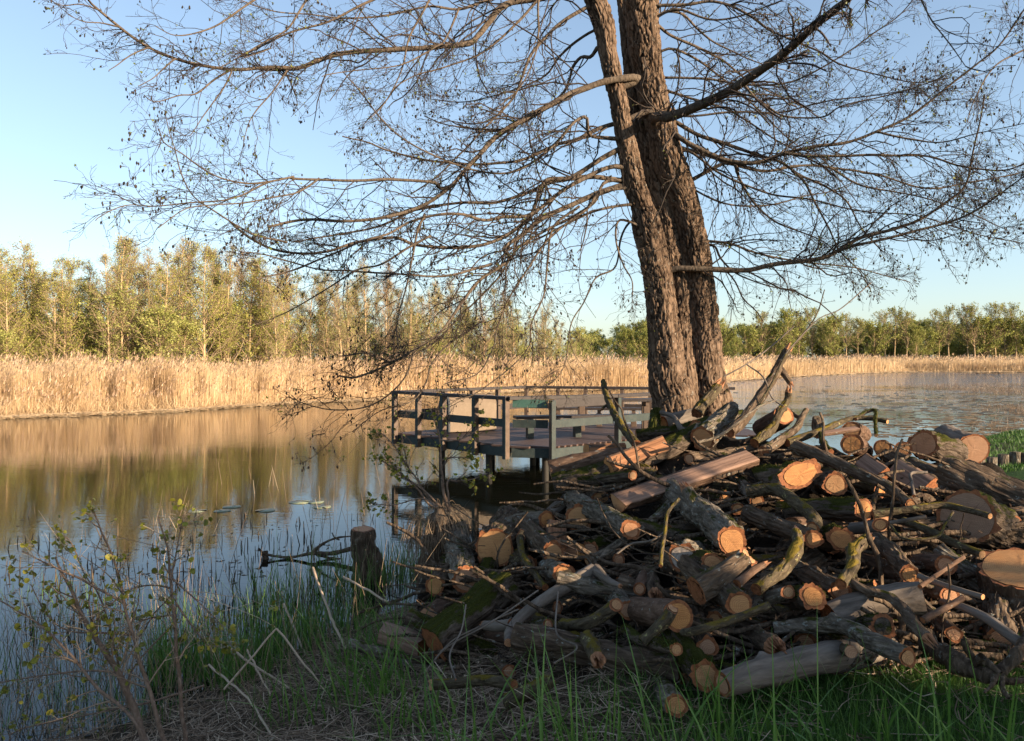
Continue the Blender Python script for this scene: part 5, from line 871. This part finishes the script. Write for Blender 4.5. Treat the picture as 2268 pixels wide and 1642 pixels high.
for cx, cy, n, s in ((.62, 3.2, 46, .3), (.95, 3.1, 46, .3), (.15, 3.45, 26, .25), (-.45, 4.1, 30, .25), (-.85, 4.8, 70, .3), (.3, 3.0, 36, .25), (-1.05, 5.7, 110, .35), (1.35, 3.15, 35, .4), (-1.2, 4.7, 40, .4), (-.3, 3.4, 30, .3), (1.9, 3.0, 30, .4)):
    x = cx + rng.normal(0, s * .6, n); y = cy + rng.normal(0, s * .4, n); blades(gr, np.c_[x, y, gz(x, y) - .01], rng.uniform(.22, .62, n), .0105 * rng.uniform(.6, 1.3, n), rng.normal(0, .33, (n, 3)) * [1, 1, 0] + [-.12, 0, 0], c=rng.uniform(.35, 1, n), K=6)
x, y = scatter(60000, 6.5, 19, 11, 19.4); k = near_sd(x, y) > .1; x, y = x[k], y[k]; blades(gr, np.c_[x, y, gz(x, y) - .01], rng.uniform(.04, .10, len(x)), .012, rng.normal(0, .35, (len(x), 3)) * [1, 1, 0], c=np.clip(.35 + rng.normal(0, .2, len(x)), 0, 1), K=3)
tag(gr.build('grass', M['grass'], smooth=False), 'green grass on the bank at the front and on the lawn to the right', 'grass', kind='stuff')
sg = MB(); n = 3200; u = rng.uniform(330, 960, n); f = rng.beta(2, 2, n); v = np.interp(u, [330, 500, 700, 900, 960], [1530, 1470, 1370, 1285, 1240]) + (f - .5) * np.interp(u, [330, 600, 960], [220, 260, 180]); d = H / (v - V0) * F
x = (u - U0) / F * d; yy = d; k = (near_sd(x, yy) < .7) & (vn(np.c_[x * 1.6, yy * 1.6, 0 * x], 12) > -.35); x, yy = x[k], yy[k]; n = len(x); z = np.maximum(gz(x, yy), -.05)
blades(sg, np.c_[x, yy, z], rng.gamma(6, .05, n) + .06, .009 * rng.uniform(.5, 1.2, n), rng.normal(0, .2, (n, 3)) * [1, 1, 0], c=rng.uniform(.2, 1, n), K=5)
n = 700; u = rng.uniform(-60, 420, n); v = rng.uniform(1300, 1640, n); d = H / (v - V0) * F; x = (u - U0) / F * d; k = near_sd(x, d) < .8; x, d = x[k], d[k]; n = len(x); blades(sg, np.c_[x, d, np.maximum(gz(x, d), -.05)], rng.gamma(6, .035, n) + .05, .006 * rng.uniform(.5, 1.2, n), rng.normal(0, .25, (n, 3)) * [1, 1, 0], c=rng.uniform(.1, .8, n), K=5)
tag(sg.build('sedge_grass', M['grass'], smooth=False), 'upright green sedge growing in the shallow water at the bank', 'sedge', kind='stuff')
st = MB()
def straws(x, y, L, r, tilt, z0=0.0):
    n = len(x); a = rng.uniform(0, 2 * np.pi, n); dv = np.stack([np.cos(a), np.sin(a), rng.normal(0, tilt, n)], 1); b = np.c_[x, y, np.maximum(gz(x, y), -.01) + z0 + rng.uniform(.0, .05, n)]
    t = np.linspace(-.5, .5, 4)[None, :, None]; p = b[:, None] + dv[:, None] * t * L[:, None, None] + rng.normal(0, .04, (n, 1, 3)) * (t ** 2) * 2; tubes(st, p, np.repeat(r[:, None], 4, 1), 3, c=rng.random(n))
x, y = scatter(24000, -4.2, 2.6, 2.8, 7.4); s = near_sd(x, y); k = (s > -.25) & (rng.random(len(x)) < (1 - .85 * lawnness(x, y)) * (.25 + .75 * sm(.0, .8, s))); x, y = x[k], y[k]; straws(x, y, rng.uniform(.06, .32, len(x)), rng.uniform(.0012, .0032, len(x)), .18)
tag(st.build('dry_litter', M['straw']), 'dry reed stalks and dead grass littering the bank', 'litter', kind='stuff')
# cut reed stubs in the shallows, left, and the stubble marsh on the right
sb = MB()
def stubs(x, y, L, r, m=0, c=None, lean=.12):
    n = len(x); b = np.c_[x, y, np.full(n, -.05)]; dv = np.stack([rng.normal(0, lean, n), rng.normal(0, lean, n), np.ones(n)], 1); p = b[:, None] + dv[:, None] * np.linspace(0, 1, 3)[None, :, None] * L[:, None, None]; tubes(sb, p, np.stack([r, r, r * .6], 1), 4, m=m, c=rng.random(n) if c is None else c)
n = 520; u = rng.uniform(0, 960, n); v = rng.uniform(1135, 1420, n); d = H / (v - V0) * F; x = (u - U0) / F * d; k = (near_sd(x, d) < 0) & (vn(np.c_[x * .9, d * .9, 0 * x], 15) > -.15); x, d = x[k], d[k]; stubs(x, d, rng.uniform(.1, .26, len(x)), rng.uniform(.003, .008, len(x)))
n = 110; u = rng.uniform(330, 960, n); v = rng.uniform(1060, 1380, n); d = H / (v - V0) * F; x = (u - U0) / F * d; k = near_sd(x, d) < 0; stubs(x[k], d[k], rng.gamma(3, .12, k.sum()) + .1, np.full(k.sum(), .0028), 1, lean=.2)
n = 42000; u = rng.uniform(1440, 2420, n); v = 852 + 118 * rng.beta(1.0, 1.6, n); d = H / (v - V0) * F; x = (u - U0) / F * d; w_ = vn(np.c_[x * .16, d * .09, 0 * x], 17) * .7 + .5 * vn(np.c_[x * .6, d * .3, 0 * x], 18)
g = (u - 1700) / 600 - np.abs(v - 862) / 60 * .0 + np.where(v < 874, .45, 0) - .72; k = (near_sd(x, d) < -.2) & (far_sd(x, d) < -1) & (rng.random(n) < np.clip(g + .9 * w_, .0, 1) ** 1.3); x, d = x[k], d[k]; stubs(x, d, rng.gamma(3, .035, len(x)) + .09, .0035 + d * .00011, 1, c=np.clip(rng.normal(.35, .25, len(x)), 0, 1), lean=.3)
n = 5000; u = rng.uniform(1500, 2420, n); v = 853 + 116 * rng.random(n) ** .8; d = H / (v - V0) * F; x = (u - U0) / F * d; k = (near_sd(x, d) < -.2) & (rng.random(n) < np.clip((u - 1750) / 650, .03, 1)); x, d = x[k], d[k]; n = len(x); a = rng.normal(0, .35, n); dv = np.stack([np.cos(a), np.sin(a) * .6, 0 * a], 1) * rng.uniform(.1, .6, n)[:, None]
p = np.c_[x, d, np.full(n, .006)][:, None] + dv[:, None] * np.linspace(-.5, .5, 3)[None, :, None]; tubes(sb, p, np.repeat((.004 + d * .00012)[:, None], 3, 1), 4, c=rng.random(n))
tag(sb.build('reed_stubs', [M['stub'], M['straw']]), 'cut reed stubs and floating stalks in the shallow water', 'reed stubs', kind='stuff')
# thin dry stems standing in the shallows and on the bank at the left
ds = MB(); n = 620; u = rng.uniform(-60, 900, n); v = np.interp(u, [-60, 300, 900], [1500, 1470, 1400]) + rng.uniform(-110, 200, n); d = H / (v - V0) * F; x = (u - U0) / F * d; k = near_sd(x, d) < 1.2; x, d = x[k], d[k]; n = len(x); b = np.c_[x, d, np.maximum(gz(x, d), -.05)]; dv = np.stack([rng.normal(0, .22, n), rng.normal(0, .2, n), np.ones(n)], 1); L = rng.gamma(4, .09, n)[:, None, None]
dp = b[:, None] + dv[:, None] * np.linspace(0, 1, 5)[None, :, None] * L + rng.normal(0, .05, (n, 1, 3)) * (np.linspace(0, 1, 5) ** 2)[None, :, None]; dr = rng.uniform(.0014, .0032, n)[:, None] * np.linspace(1, .5, 5)[None]; tubes(ds, dp, dr, 4, c=rng.random(n) * .8); k2, kr = kids(dp, dr, 500, .05, .2, 4, .7, -.1, .2, .4, 1, 1, .7, .001); tubes(ds, k2, kr, 3, c=rng.random(500) * .7)
tag(ds.build('dry_stems', M['ftwig']), 'thin dry stems standing along the water edge on the left', 'dry stems', kind='stuff')
# floating scum and dead leaves between the stubs, left
fd = MB(); n = 900; u = rng.uniform(0, 960, n); v = rng.uniform(1150, 1480, n); d = H / (v - V0) * F; x = (u - U0) / F * d; k = (near_sd(x, d) < 0) & (vn(np.c_[x * 1.1, d * 1.1, 0 * x], 19) > .0); p = np.c_[x, d, np.full(n, .004)][k]; n = len(p); a = rng.uniform(0, 6.28, n); e = np.stack([np.cos(a), np.sin(a), 0 * a], 1) * rng.uniform(.01, .06, n)[:, None]; f_ = np.stack([-np.sin(a), np.cos(a), 0 * a], 1) * rng.uniform(.005, .02, n)[:, None]
fd.add(np.stack([p - e, p - f_, p + e, p + f_], 1), np.arange(4 * n).reshape(-1, 4), c=np.repeat(rng.random(n), 4)); tag(fd.build('floating_leaves', M['stub'], smooth=False), 'dark dead leaves floating among the stubs', 'leaves', kind='stuff')
# lily pads
ml = NM('lily_pad', .35, .5); ml.col(ml.ramp(ml.noise((14, 14, 14), 4), [(.3, (.10, .12, .07)), (.7, (.22, .24, .16))]))
for k, (cx, cy, w_) in enumerate(((1350, 68, 120), (1585, 40, 120), (1520, 68, 110), (1815, 66, 130), (2205, 42, 120), (2050, 8, 140), (2160, 8, 110))):
    u, v = .3238 * cx, 1110.3 + .3238 * cy; d = H / (v - V0) * F; r = w_ * .3238 / F * d / 2; th = np.linspace(.25, 6.03, 22); mb = MB(); rr = r * (1 + .05 * np.sin(th * 5 + k))
    mb.add(np.vstack([[0, 0, .008], np.c_[rr * np.cos(th) * 1.0, rr * np.sin(th), .007 + .004 * np.sin(th * 3 + k)], np.c_[rr * np.cos(th), rr * np.sin(th), 0 * th + .001]]), [[1 + j, 2 + j, 24 + j, 23 + j][::-1] for j in range(21)], [[0, 1 + j, 2 + j] for j in range(21)])
    pos = ['first', 'second', 'third', 'fourth', 'fifth', 'sixth', 'seventh'][sorted([1350, 1585, 1520, 1815, 2205, 2050, 2160]).index(cx)]
    tag(mb.build('lily_pad', ml.m, mw=Matrix.Translation(((u - U0) / F * d, d, .002)) @ Matrix.Rotation(k * 1.3, 4, 'Z')), f'flat lily pad floating left of the platform, {pos} of seven from the left', 'lily pad', 'lily pads')
# stump in the water, driftwood, broken reed stalks
p = P(803, 1172, 8.6); L_('old dark stump standing in the water among the sedge', 'stump', 'dark', .135 / (.3238 * 8.6 / F), [tuple(p), (p[0] + .02, p[1] + .02, -.1)], 'red', name='stump', tilt=.05, taper=1.35, lob=.16, group=None)
dw = thing('driftwood', 'forked driftwood branch lying in the water beside the old stump', 'driftwood', tuple(P(700, 1230, 9.7)))
for r0, r1, pts in ((.012, .03, [(572, 1215), (590, 1228), (640, 1235), (690, 1226), (735, 1226), (780, 1215)]), (.01, .022, [(778, 1188), (745, 1192), (715, 1205), (690, 1226)]), (.02, .05, [(586, 1262), (588, 1240), (585, 1222)]), (.012, .02, [(700, 1230), (730, 1236), (770, 1243)]), (.006, .012, [(735, 1180), (742, 1192), (752, 1196)])):
    q = np.array([P(a, b, H / (1238 - V0) * F) for a, b in pts]); s = spline(q, 26); mb = MB(); r = np.linspace(r0, r1, 26) * (1 + .3 * vn(s * 25, 3)); tubes(mb, s[None], r[None], 9); mb.build('branch', M['dark'], dw, mw=Matrix.Translation(-Vector(dw.location)))
def K5(x, y): return .3238 * x, 1110.3 + .3238 * y
def stalk(label, pts, r=.006, name='reed_stalk', cat='reed stalk', mat='straw'):
    q = np.array([P(*K5(a, b), d) for a, b, d in pts]); o = q[0]; mb = MB()
    for a, b in zip(q[:-1], q[1:]):
        t = np.linspace(0, 1, 8)[:, None]; s = a + (b - a) * t; s[1:-1] += .004 * rng.normal(size=(6, 3)); rr = np.full(8, r) * np.linspace(1, .9, 8); tubes(mb, (s - o)[None], rr[None], 7, c=.75)
    tag(mb.build(name, M[mat], mw=Matrix.Translation(o.tolist())), label, cat)
stalk('thick dry reed stalk snapped into an upside-down V on the left bank', [(1530, 1290, 5.0), (1890, 872, 5.2), (2240, 1310, 5.0)], .0075)
stalk('dry stalk lying behind the snapped reed, sloping down to the right', [(1555, 995, 5.6), (1980, 1280, 5.3)], .009); stalk('long pale stalk lying below the snapped reed, running down to the bottom', [(1430, 1120, 5.4), (1700, 1350, 4.9), (1870, 1630, 4.4)], .008)
stalk('dry stalk leaning left beside the sedge right of the snapped reed', [(1940, 700, 6.6), (2120, 1130, 6.2)], .009); stalk('leaning dry stalk left of the moss-covered log', [(2140, 455, 6.6), (2262, 800, 6.2), (2370, 1010, 5.9)], .011); stalk('dry stalk standing up short behind the snapped reed', [(1690, 1015, 5.5), (1850, 1330, 5.2)], .007)
stalk('long brown stalk pointing into the left end of the pile', [(2350, 520, 6.3), (2660, 690, 5.9)], .010); stalk('long dry stalk lying in front of the large mossy log', [(2990, 800, 4.6), (2960, 800, 4.62)], .006) if 0 else None
for lab, pts in (('long dry stalk slanting across the large mossy log', [('C', 1165, 610, -.7), ('C', 840, 830, -.75), ('C', 540, 1000, -.75), ('C', 400, 1170, -.7)]), ('second dry stalk close beside the one slanting across the mossy log', [('C', 1030, 740, -.7), ('C', 760, 860, -.76), ('C', 560, 970, -.76), ('C', 380, 1180, -.72)]), ('thin upright shoot before the large mossy log', [('C', 670, 710, -.9), ('C', 640, 880, -.9), ('C', 560, 1050, -.9), ('C', 600, 1220, -.9)]), ('forked thin twig hanging before the lower centre logs', [('C', 1300, 620, -.8), ('C', 1290, 900, -.8), ('C', 1430, 1000, -.75), ('C', 1270, 1110, -.75)])):
    br(lab, 'pale', 5.5, pts, end='tan', name='dry_stalk', group='dry stalks against the pile')
# sapling shrub, bottom left
M['sstem'] = bark('shrub_stem', ((.07, .045, .032), (.15, .10, .072), (.25, .185, .145)), .6, 60, bd=.002)
M['sleaf'] = tinted('shrub_leaf', [(0, (.09, .085, .012)), (.6, (.19, .20, .025)), (1, (.33, .28, .04))], .5, .3, .3)
def round_leaves(mb, pos, size, c):
    """small round ribbed leaves: hexagon fans folded a little"""
    n = len(pos); a = unit(rng.normal(size=(n, 3))); b = unit(np.cross(a, rng.normal(size=(n, 3)))); w_ = np.cross(a, b); s = size[:, None]; al = np.arange(8) * np.pi / 4
    ring = pos[:, None] + s[:, None] * .5 * (np.cos(al)[None, :, None] * a[:, None] + np.sin(al)[None, :, None] * b[:, None] * .85 + (np.abs(np.sin(al)) * .35)[None, :, None] * w_[:, None]); v = np.concatenate([pos[:, None], ring], 1); j = np.arange(8)
    t = np.stack([0 * j, 1 + j, 1 + (j + 1) % 8], 1); mb.add(v, None, (t[None] + (np.arange(n) * 9)[:, None, None]).reshape(-1, 3), c=np.repeat(c, 9))
def shrub(label, stems, loc, n1, n2, nl, ls, rmin, nm='sapling_shrub', l1=(.12, .45), l2=(.05, .16)):
    o = thing(nm, label, 'shrub', loc); iv = Matrix.Translation(-Vector(loc)); pl, rl = [], []
    for r0, r1, pts in stems:
        q = np.array([(*P(a, b, d), (r0 + (r1 - r0) * k / (len(pts) - 1)) / F * d) for k, (a, b, d) in enumerate(pts)]); s = spline(q, 40); s[1:-1, :3] += .006 * np.stack([vn(s[1:-1, :3] * 9, k) for k in (1, 2, 3)], 1); mb = MB(); tubes(mb, s[None, :, :3], s[None, :, 3] * (1 + .1 * vn(s[:, :3] * 30, 6))[None], 10); mb.build('stem', M['sstem'], o, mw=iv); k = spline(s, 24); pl.append(k[:, :3]); rl.append(k[:, 3])
    pl = np.stack(pl); rl = np.stack(rl); tm = MB(); a, ra = kids(pl, rl, n1, *l1, 6, .7, -.1, .14, .2, 1, .8, .5, rmin); tubes(tm, a, np.minimum(ra, .005), 4, c=rng.random(n1)); b, rb = kids(np.concatenate([a, pl[:, :-1:4][:, :6]]), np.concatenate([np.minimum(ra, .004), rl[:, :-1:4][:, :6] * .4]), n2, *l2, 4, .8, -.05, .2, .1, 1, .8, .7, rmin * .8); tubes(tm, b, np.minimum(rb, .003), 3, c=rng.random(n2)); k = tm.build('twigs', M['twig'] if nm != 'sapling_shrub' else M['straw'], o, mw=iv); k['kind'] = 'stuff'
    lm = MB(); i = rng.integers(0, n2, nl); pos = b[i, rng.integers(2, 4, nl)] + rng.normal(0, .006, (nl, 3)); round_leaves(lm, pos, rng.uniform(ls * .4, ls * 1.2, nl), rng.random(nl)); k = lm.build('leaves', M['sleaf'], o, mw=iv); k['kind'] = 'stuff'; return o
def kp(d, *pts): return [(*K5(a, b), d) for a, b in pts]
shrub('leafless-looking sapling shrub with fresh yellow-green leaves at the bottom left corner', [
 (8.5, 2.2, kp(4.3, (1010, 1700), (900, 1380), (800, 1160), (700, 1000), (600, 850), (520, 680), (450, 540), (380, 380))), (5, 1.4, kp(4.1, (1130, 1700), (1010, 1260), (930, 1000), (870, 780), (830, 580), (760, 360), (680, 170), (620, 50))),
 (5, 1.4, kp(4.2, (1270, 1700), (1220, 1200), (1200, 900), (1170, 560), (1140, 300), (1080, 100))), (4.2, 1.4, kp(4.1, (1030, 1690), (900, 1480), (680, 1280), (520, 1080), (400, 970), (250, 830), (100, 740), (-20, 670))),
 (3, 1.0, kp(4.2, (850, 690), (640, 580), (440, 480), (270, 400), (150, 340))), (2.4, .9, kp(4.2, (1200, 690), (1330, 880), (1430, 1000))), (2.4, .9, kp(4.2, (1180, 530), (1260, 600), (1350, 680), (1530, 860))), (2.2, .9, kp(4.2, (1170, 540), (1210, 330), (1260, 90))),
 (2.6, 1.2, kp(4.5, (1400, 1260), (1000, 1380), (700, 1440), (200, 1540), (60, 1600))), (2.6, 1.2, kp(4.6, (830, 1170), (600, 1160), (300, 1190), (0, 1240))), (2.4, 1, kp(4.4, (900, 1450), (830, 1210), (740, 830), (660, 620), (590, 520), (480, 260), (370, 240))), (2.4, 1, kp(4.4, (900, 915), (700, 900), (480, 890), (330, 790), (210, 570))), (2, .9, kp(4.3, (1180, 780), (1020, 800), (900, 850), (800, 1000))), (2, .9, kp(4.2, (1160, 595), (1020, 575), (880, 605), (760, 700), (640, 790)))], (-2.0, 4.2, .4), 240, 800, 760, .034, .0016, 'sapling_shrub', (.15, .6))
# shrub on a root stump at the water's edge
rs = thing('rooty_stump', 'shaggy old stump wrapped in hanging roots at the water edge left of the pile', 'stump', tuple(P(968, 1200, 6.9)))
ri = Matrix.Translation(-Vector(rs.location)); c0 = P(972, 1125, 6.9); sz = np.linspace(0, 1, 26); K = 30; th = np.arange(K) * 2 * np.pi / K; rr = np.interp(sz, [0, .12, .35, .7, 1], [.02, .12, .165, .17, .2])
v = np.stack([np.stack([np.cos(th) * r, np.sin(th) * r, 0 * th - z * .75], 1) for r, z in zip(rr, sz)]) + c0; v = v + .05 * fbm(v * 9, 4)[..., None] * unit(v - c0 * [1, 1, 0] - v * [0, 0, 1]); mb = MB(); mb.add(v, rings(26, K)); mb.build('stump_body', M['dark'], rs, mw=ri)
n = 240; a = rng.uniform(0, 2 * np.pi, n); st0 = c0 + np.stack([np.cos(a) * .14, np.sin(a) * .14, rng.uniform(-.25, .03, n)], 1); d = np.stack([np.cos(a) * .7, np.sin(a) * .7, rng.normal(.1, .4, n)], 1); pts = [st0]; p = st0
for k in range(7): p = p + unit(d) * .055; pts.append(p); d = unit(d) + rng.normal(0, .25, (n, 3)) + [0, 0, -.75]
mb = MB(); tubes(mb, np.stack(pts, 1), np.repeat(rng.uniform(.001, .0028, n)[:, None], 8, 1), 3, c=rng.random(n)); o = mb.build('hanging_roots', M['ftwig'], rs, mw=ri); o['kind'] = 'stuff'
def ka(d, *pts): return [(*A_(a, b), d) for a, b in pts]
shrub('spindly young shrub with small green leaves growing from the shaggy stump', [(4.5, 1.2, ka(6.9, (560, 1130), (520, 1000), (500, 830), (490, 620), (430, 430))), (3, .9, ka(7.1, (540, 1120), (420, 1080), (330, 960), (200, 850), (30, 740))), (2.6, .9, ka(6.7, (560, 1100), (540, 930), (600, 920), (700, 910), (820, 870))), (2.4, .8, ka(7.0, (500, 1100), (380, 980), (260, 900), (160, 800), (90, 720))), (2.2, .8, ka(6.8, (495, 640), (600, 640), (700, 600), (800, 520))), (2.0, .8, ka(6.9, (500, 780), (600, 760), (740, 770))), (2, .8, ka(6.9, (480, 1090), (360, 1040), (180, 1080), (40, 1080))), (2, .8, ka(7.0, (430, 1060), (280, 830), (130, 620), (40, 590)))], tuple(P(975, 1150, 6.9)), 110, 420, 620, .034, .0012, 'young_shrub', (.1, .42), (.05, .16))
# small floating log and edging far right
p = P(2180, 828, H / (828.5 - V0) * F); L_('dark log floating low in the water before the far right reeds', 'log', 'dark', .35 / (.3238 * p[1] / F), [tuple(p + [-1.2, 0, -.2]), tuple(p + [3.4, 0, -.15])], 'red', group=None)
pal = thing('palisade_edging', 'low edging of dark upright stakes at the border of the lawn, far right', 'edging', (7.5, 11.0, .9))
for k in range(26):
    x = 6.9 + k * .16; y = 11.9 - .03 * k; mb = MB(); h = random.uniform(.16, .2); s = np.array([[x, y, gz(x, y) - .15], [x, y, gz(x, y) + h]], float); K = 10; th = np.arange(K) * 2 * np.pi / K; r = .075 * (1 + .06 * np.sin(th * 3 + k)); v = np.vstack([np.c_[x + r * np.cos(th), y + r * np.sin(th), np.full(K, s[0, 2])], np.c_[x + r * np.cos(th), y + r * np.sin(th), np.full(K, s[1, 2])], [[x, y, s[1, 2]]]]); mb.add(v, rings(2, K), [[K + j, K + (j + 1) % K, 2 * K] for j in range(K)]); mb.build('stake', M['grey'], pal, False, Matrix.Translation((-7.5, -11.0, -.9)))
# big leafy bushes and trees on the bank behind the photographer: they keep the foreground in shade
M['hbark'] = M['dark']; M['hleaf'] = tinted('hedge_leaf', [(0, (.03, .05, .012)), (1, (.08, .11, .03))], .6)
a_ = R(SUN_AZ); h_ = np.array([math.sin(a_), math.cos(a_)]); p_ = np.array([-h_[1], h_[0]])
def shade_bush(label, s, t, w_, z1, n, seed, lo=0.0):
    q = p_ * s + h_ * t; z0 = float(gz(q[0], q[1])); o = thing('bank_tree' if lo else 'bank_bush', label, 'tree' if lo else 'bush', (q[0], q[1], z0)); hh = z1 - z0; rg = np.random.default_rng(seed)
    c = rg.normal(0, 1, (n, 3)); c = unit(c) * rg.random((n, 1)) ** .45; pos = np.c_[c[:, 0] * w_, c[:, 1] * w_ * .8, hh * (lo + (1 - lo) * (.5 + c[:, 2] * .52))]; pos = pos[pos[:, 2] > 0]; mb = MB(); leaves(mb, pos, rg.uniform(.12, .25, len(pos)), c=rg.random(len(pos))); mb.build('crown', M['hleaf'], o, False)
    a = np.array([[[0, 0, -.1], [.05, 0, hh * .4], [.02, .05, hh * .85]]]); b, rb = kids(a, np.array([[.09, .07, .02]]), 40, hh * .3, hh * .6, 5, .8, -.1, .15); tm = MB(); tubes(tm, a, np.array([[.09, .07, .02]]), 8); tubes(tm, b, rb, 5); tm.build('trunk', M['hbark'], o)
shade_bush('dense bush on the bank to the right of the photographer, nearest to him', 1.4, 10, 2.2, 6.0, 8000, 1)
shade_bush('dense bush on the bank to the right of the photographer, second along', 3.3, 10.6, 1.25, 5.9, 7500, 2)
shade_bush('old leafy tree on the bank to the right of the photographer', 5.4, 10, .6, 8.0, 2000, 3, .55)
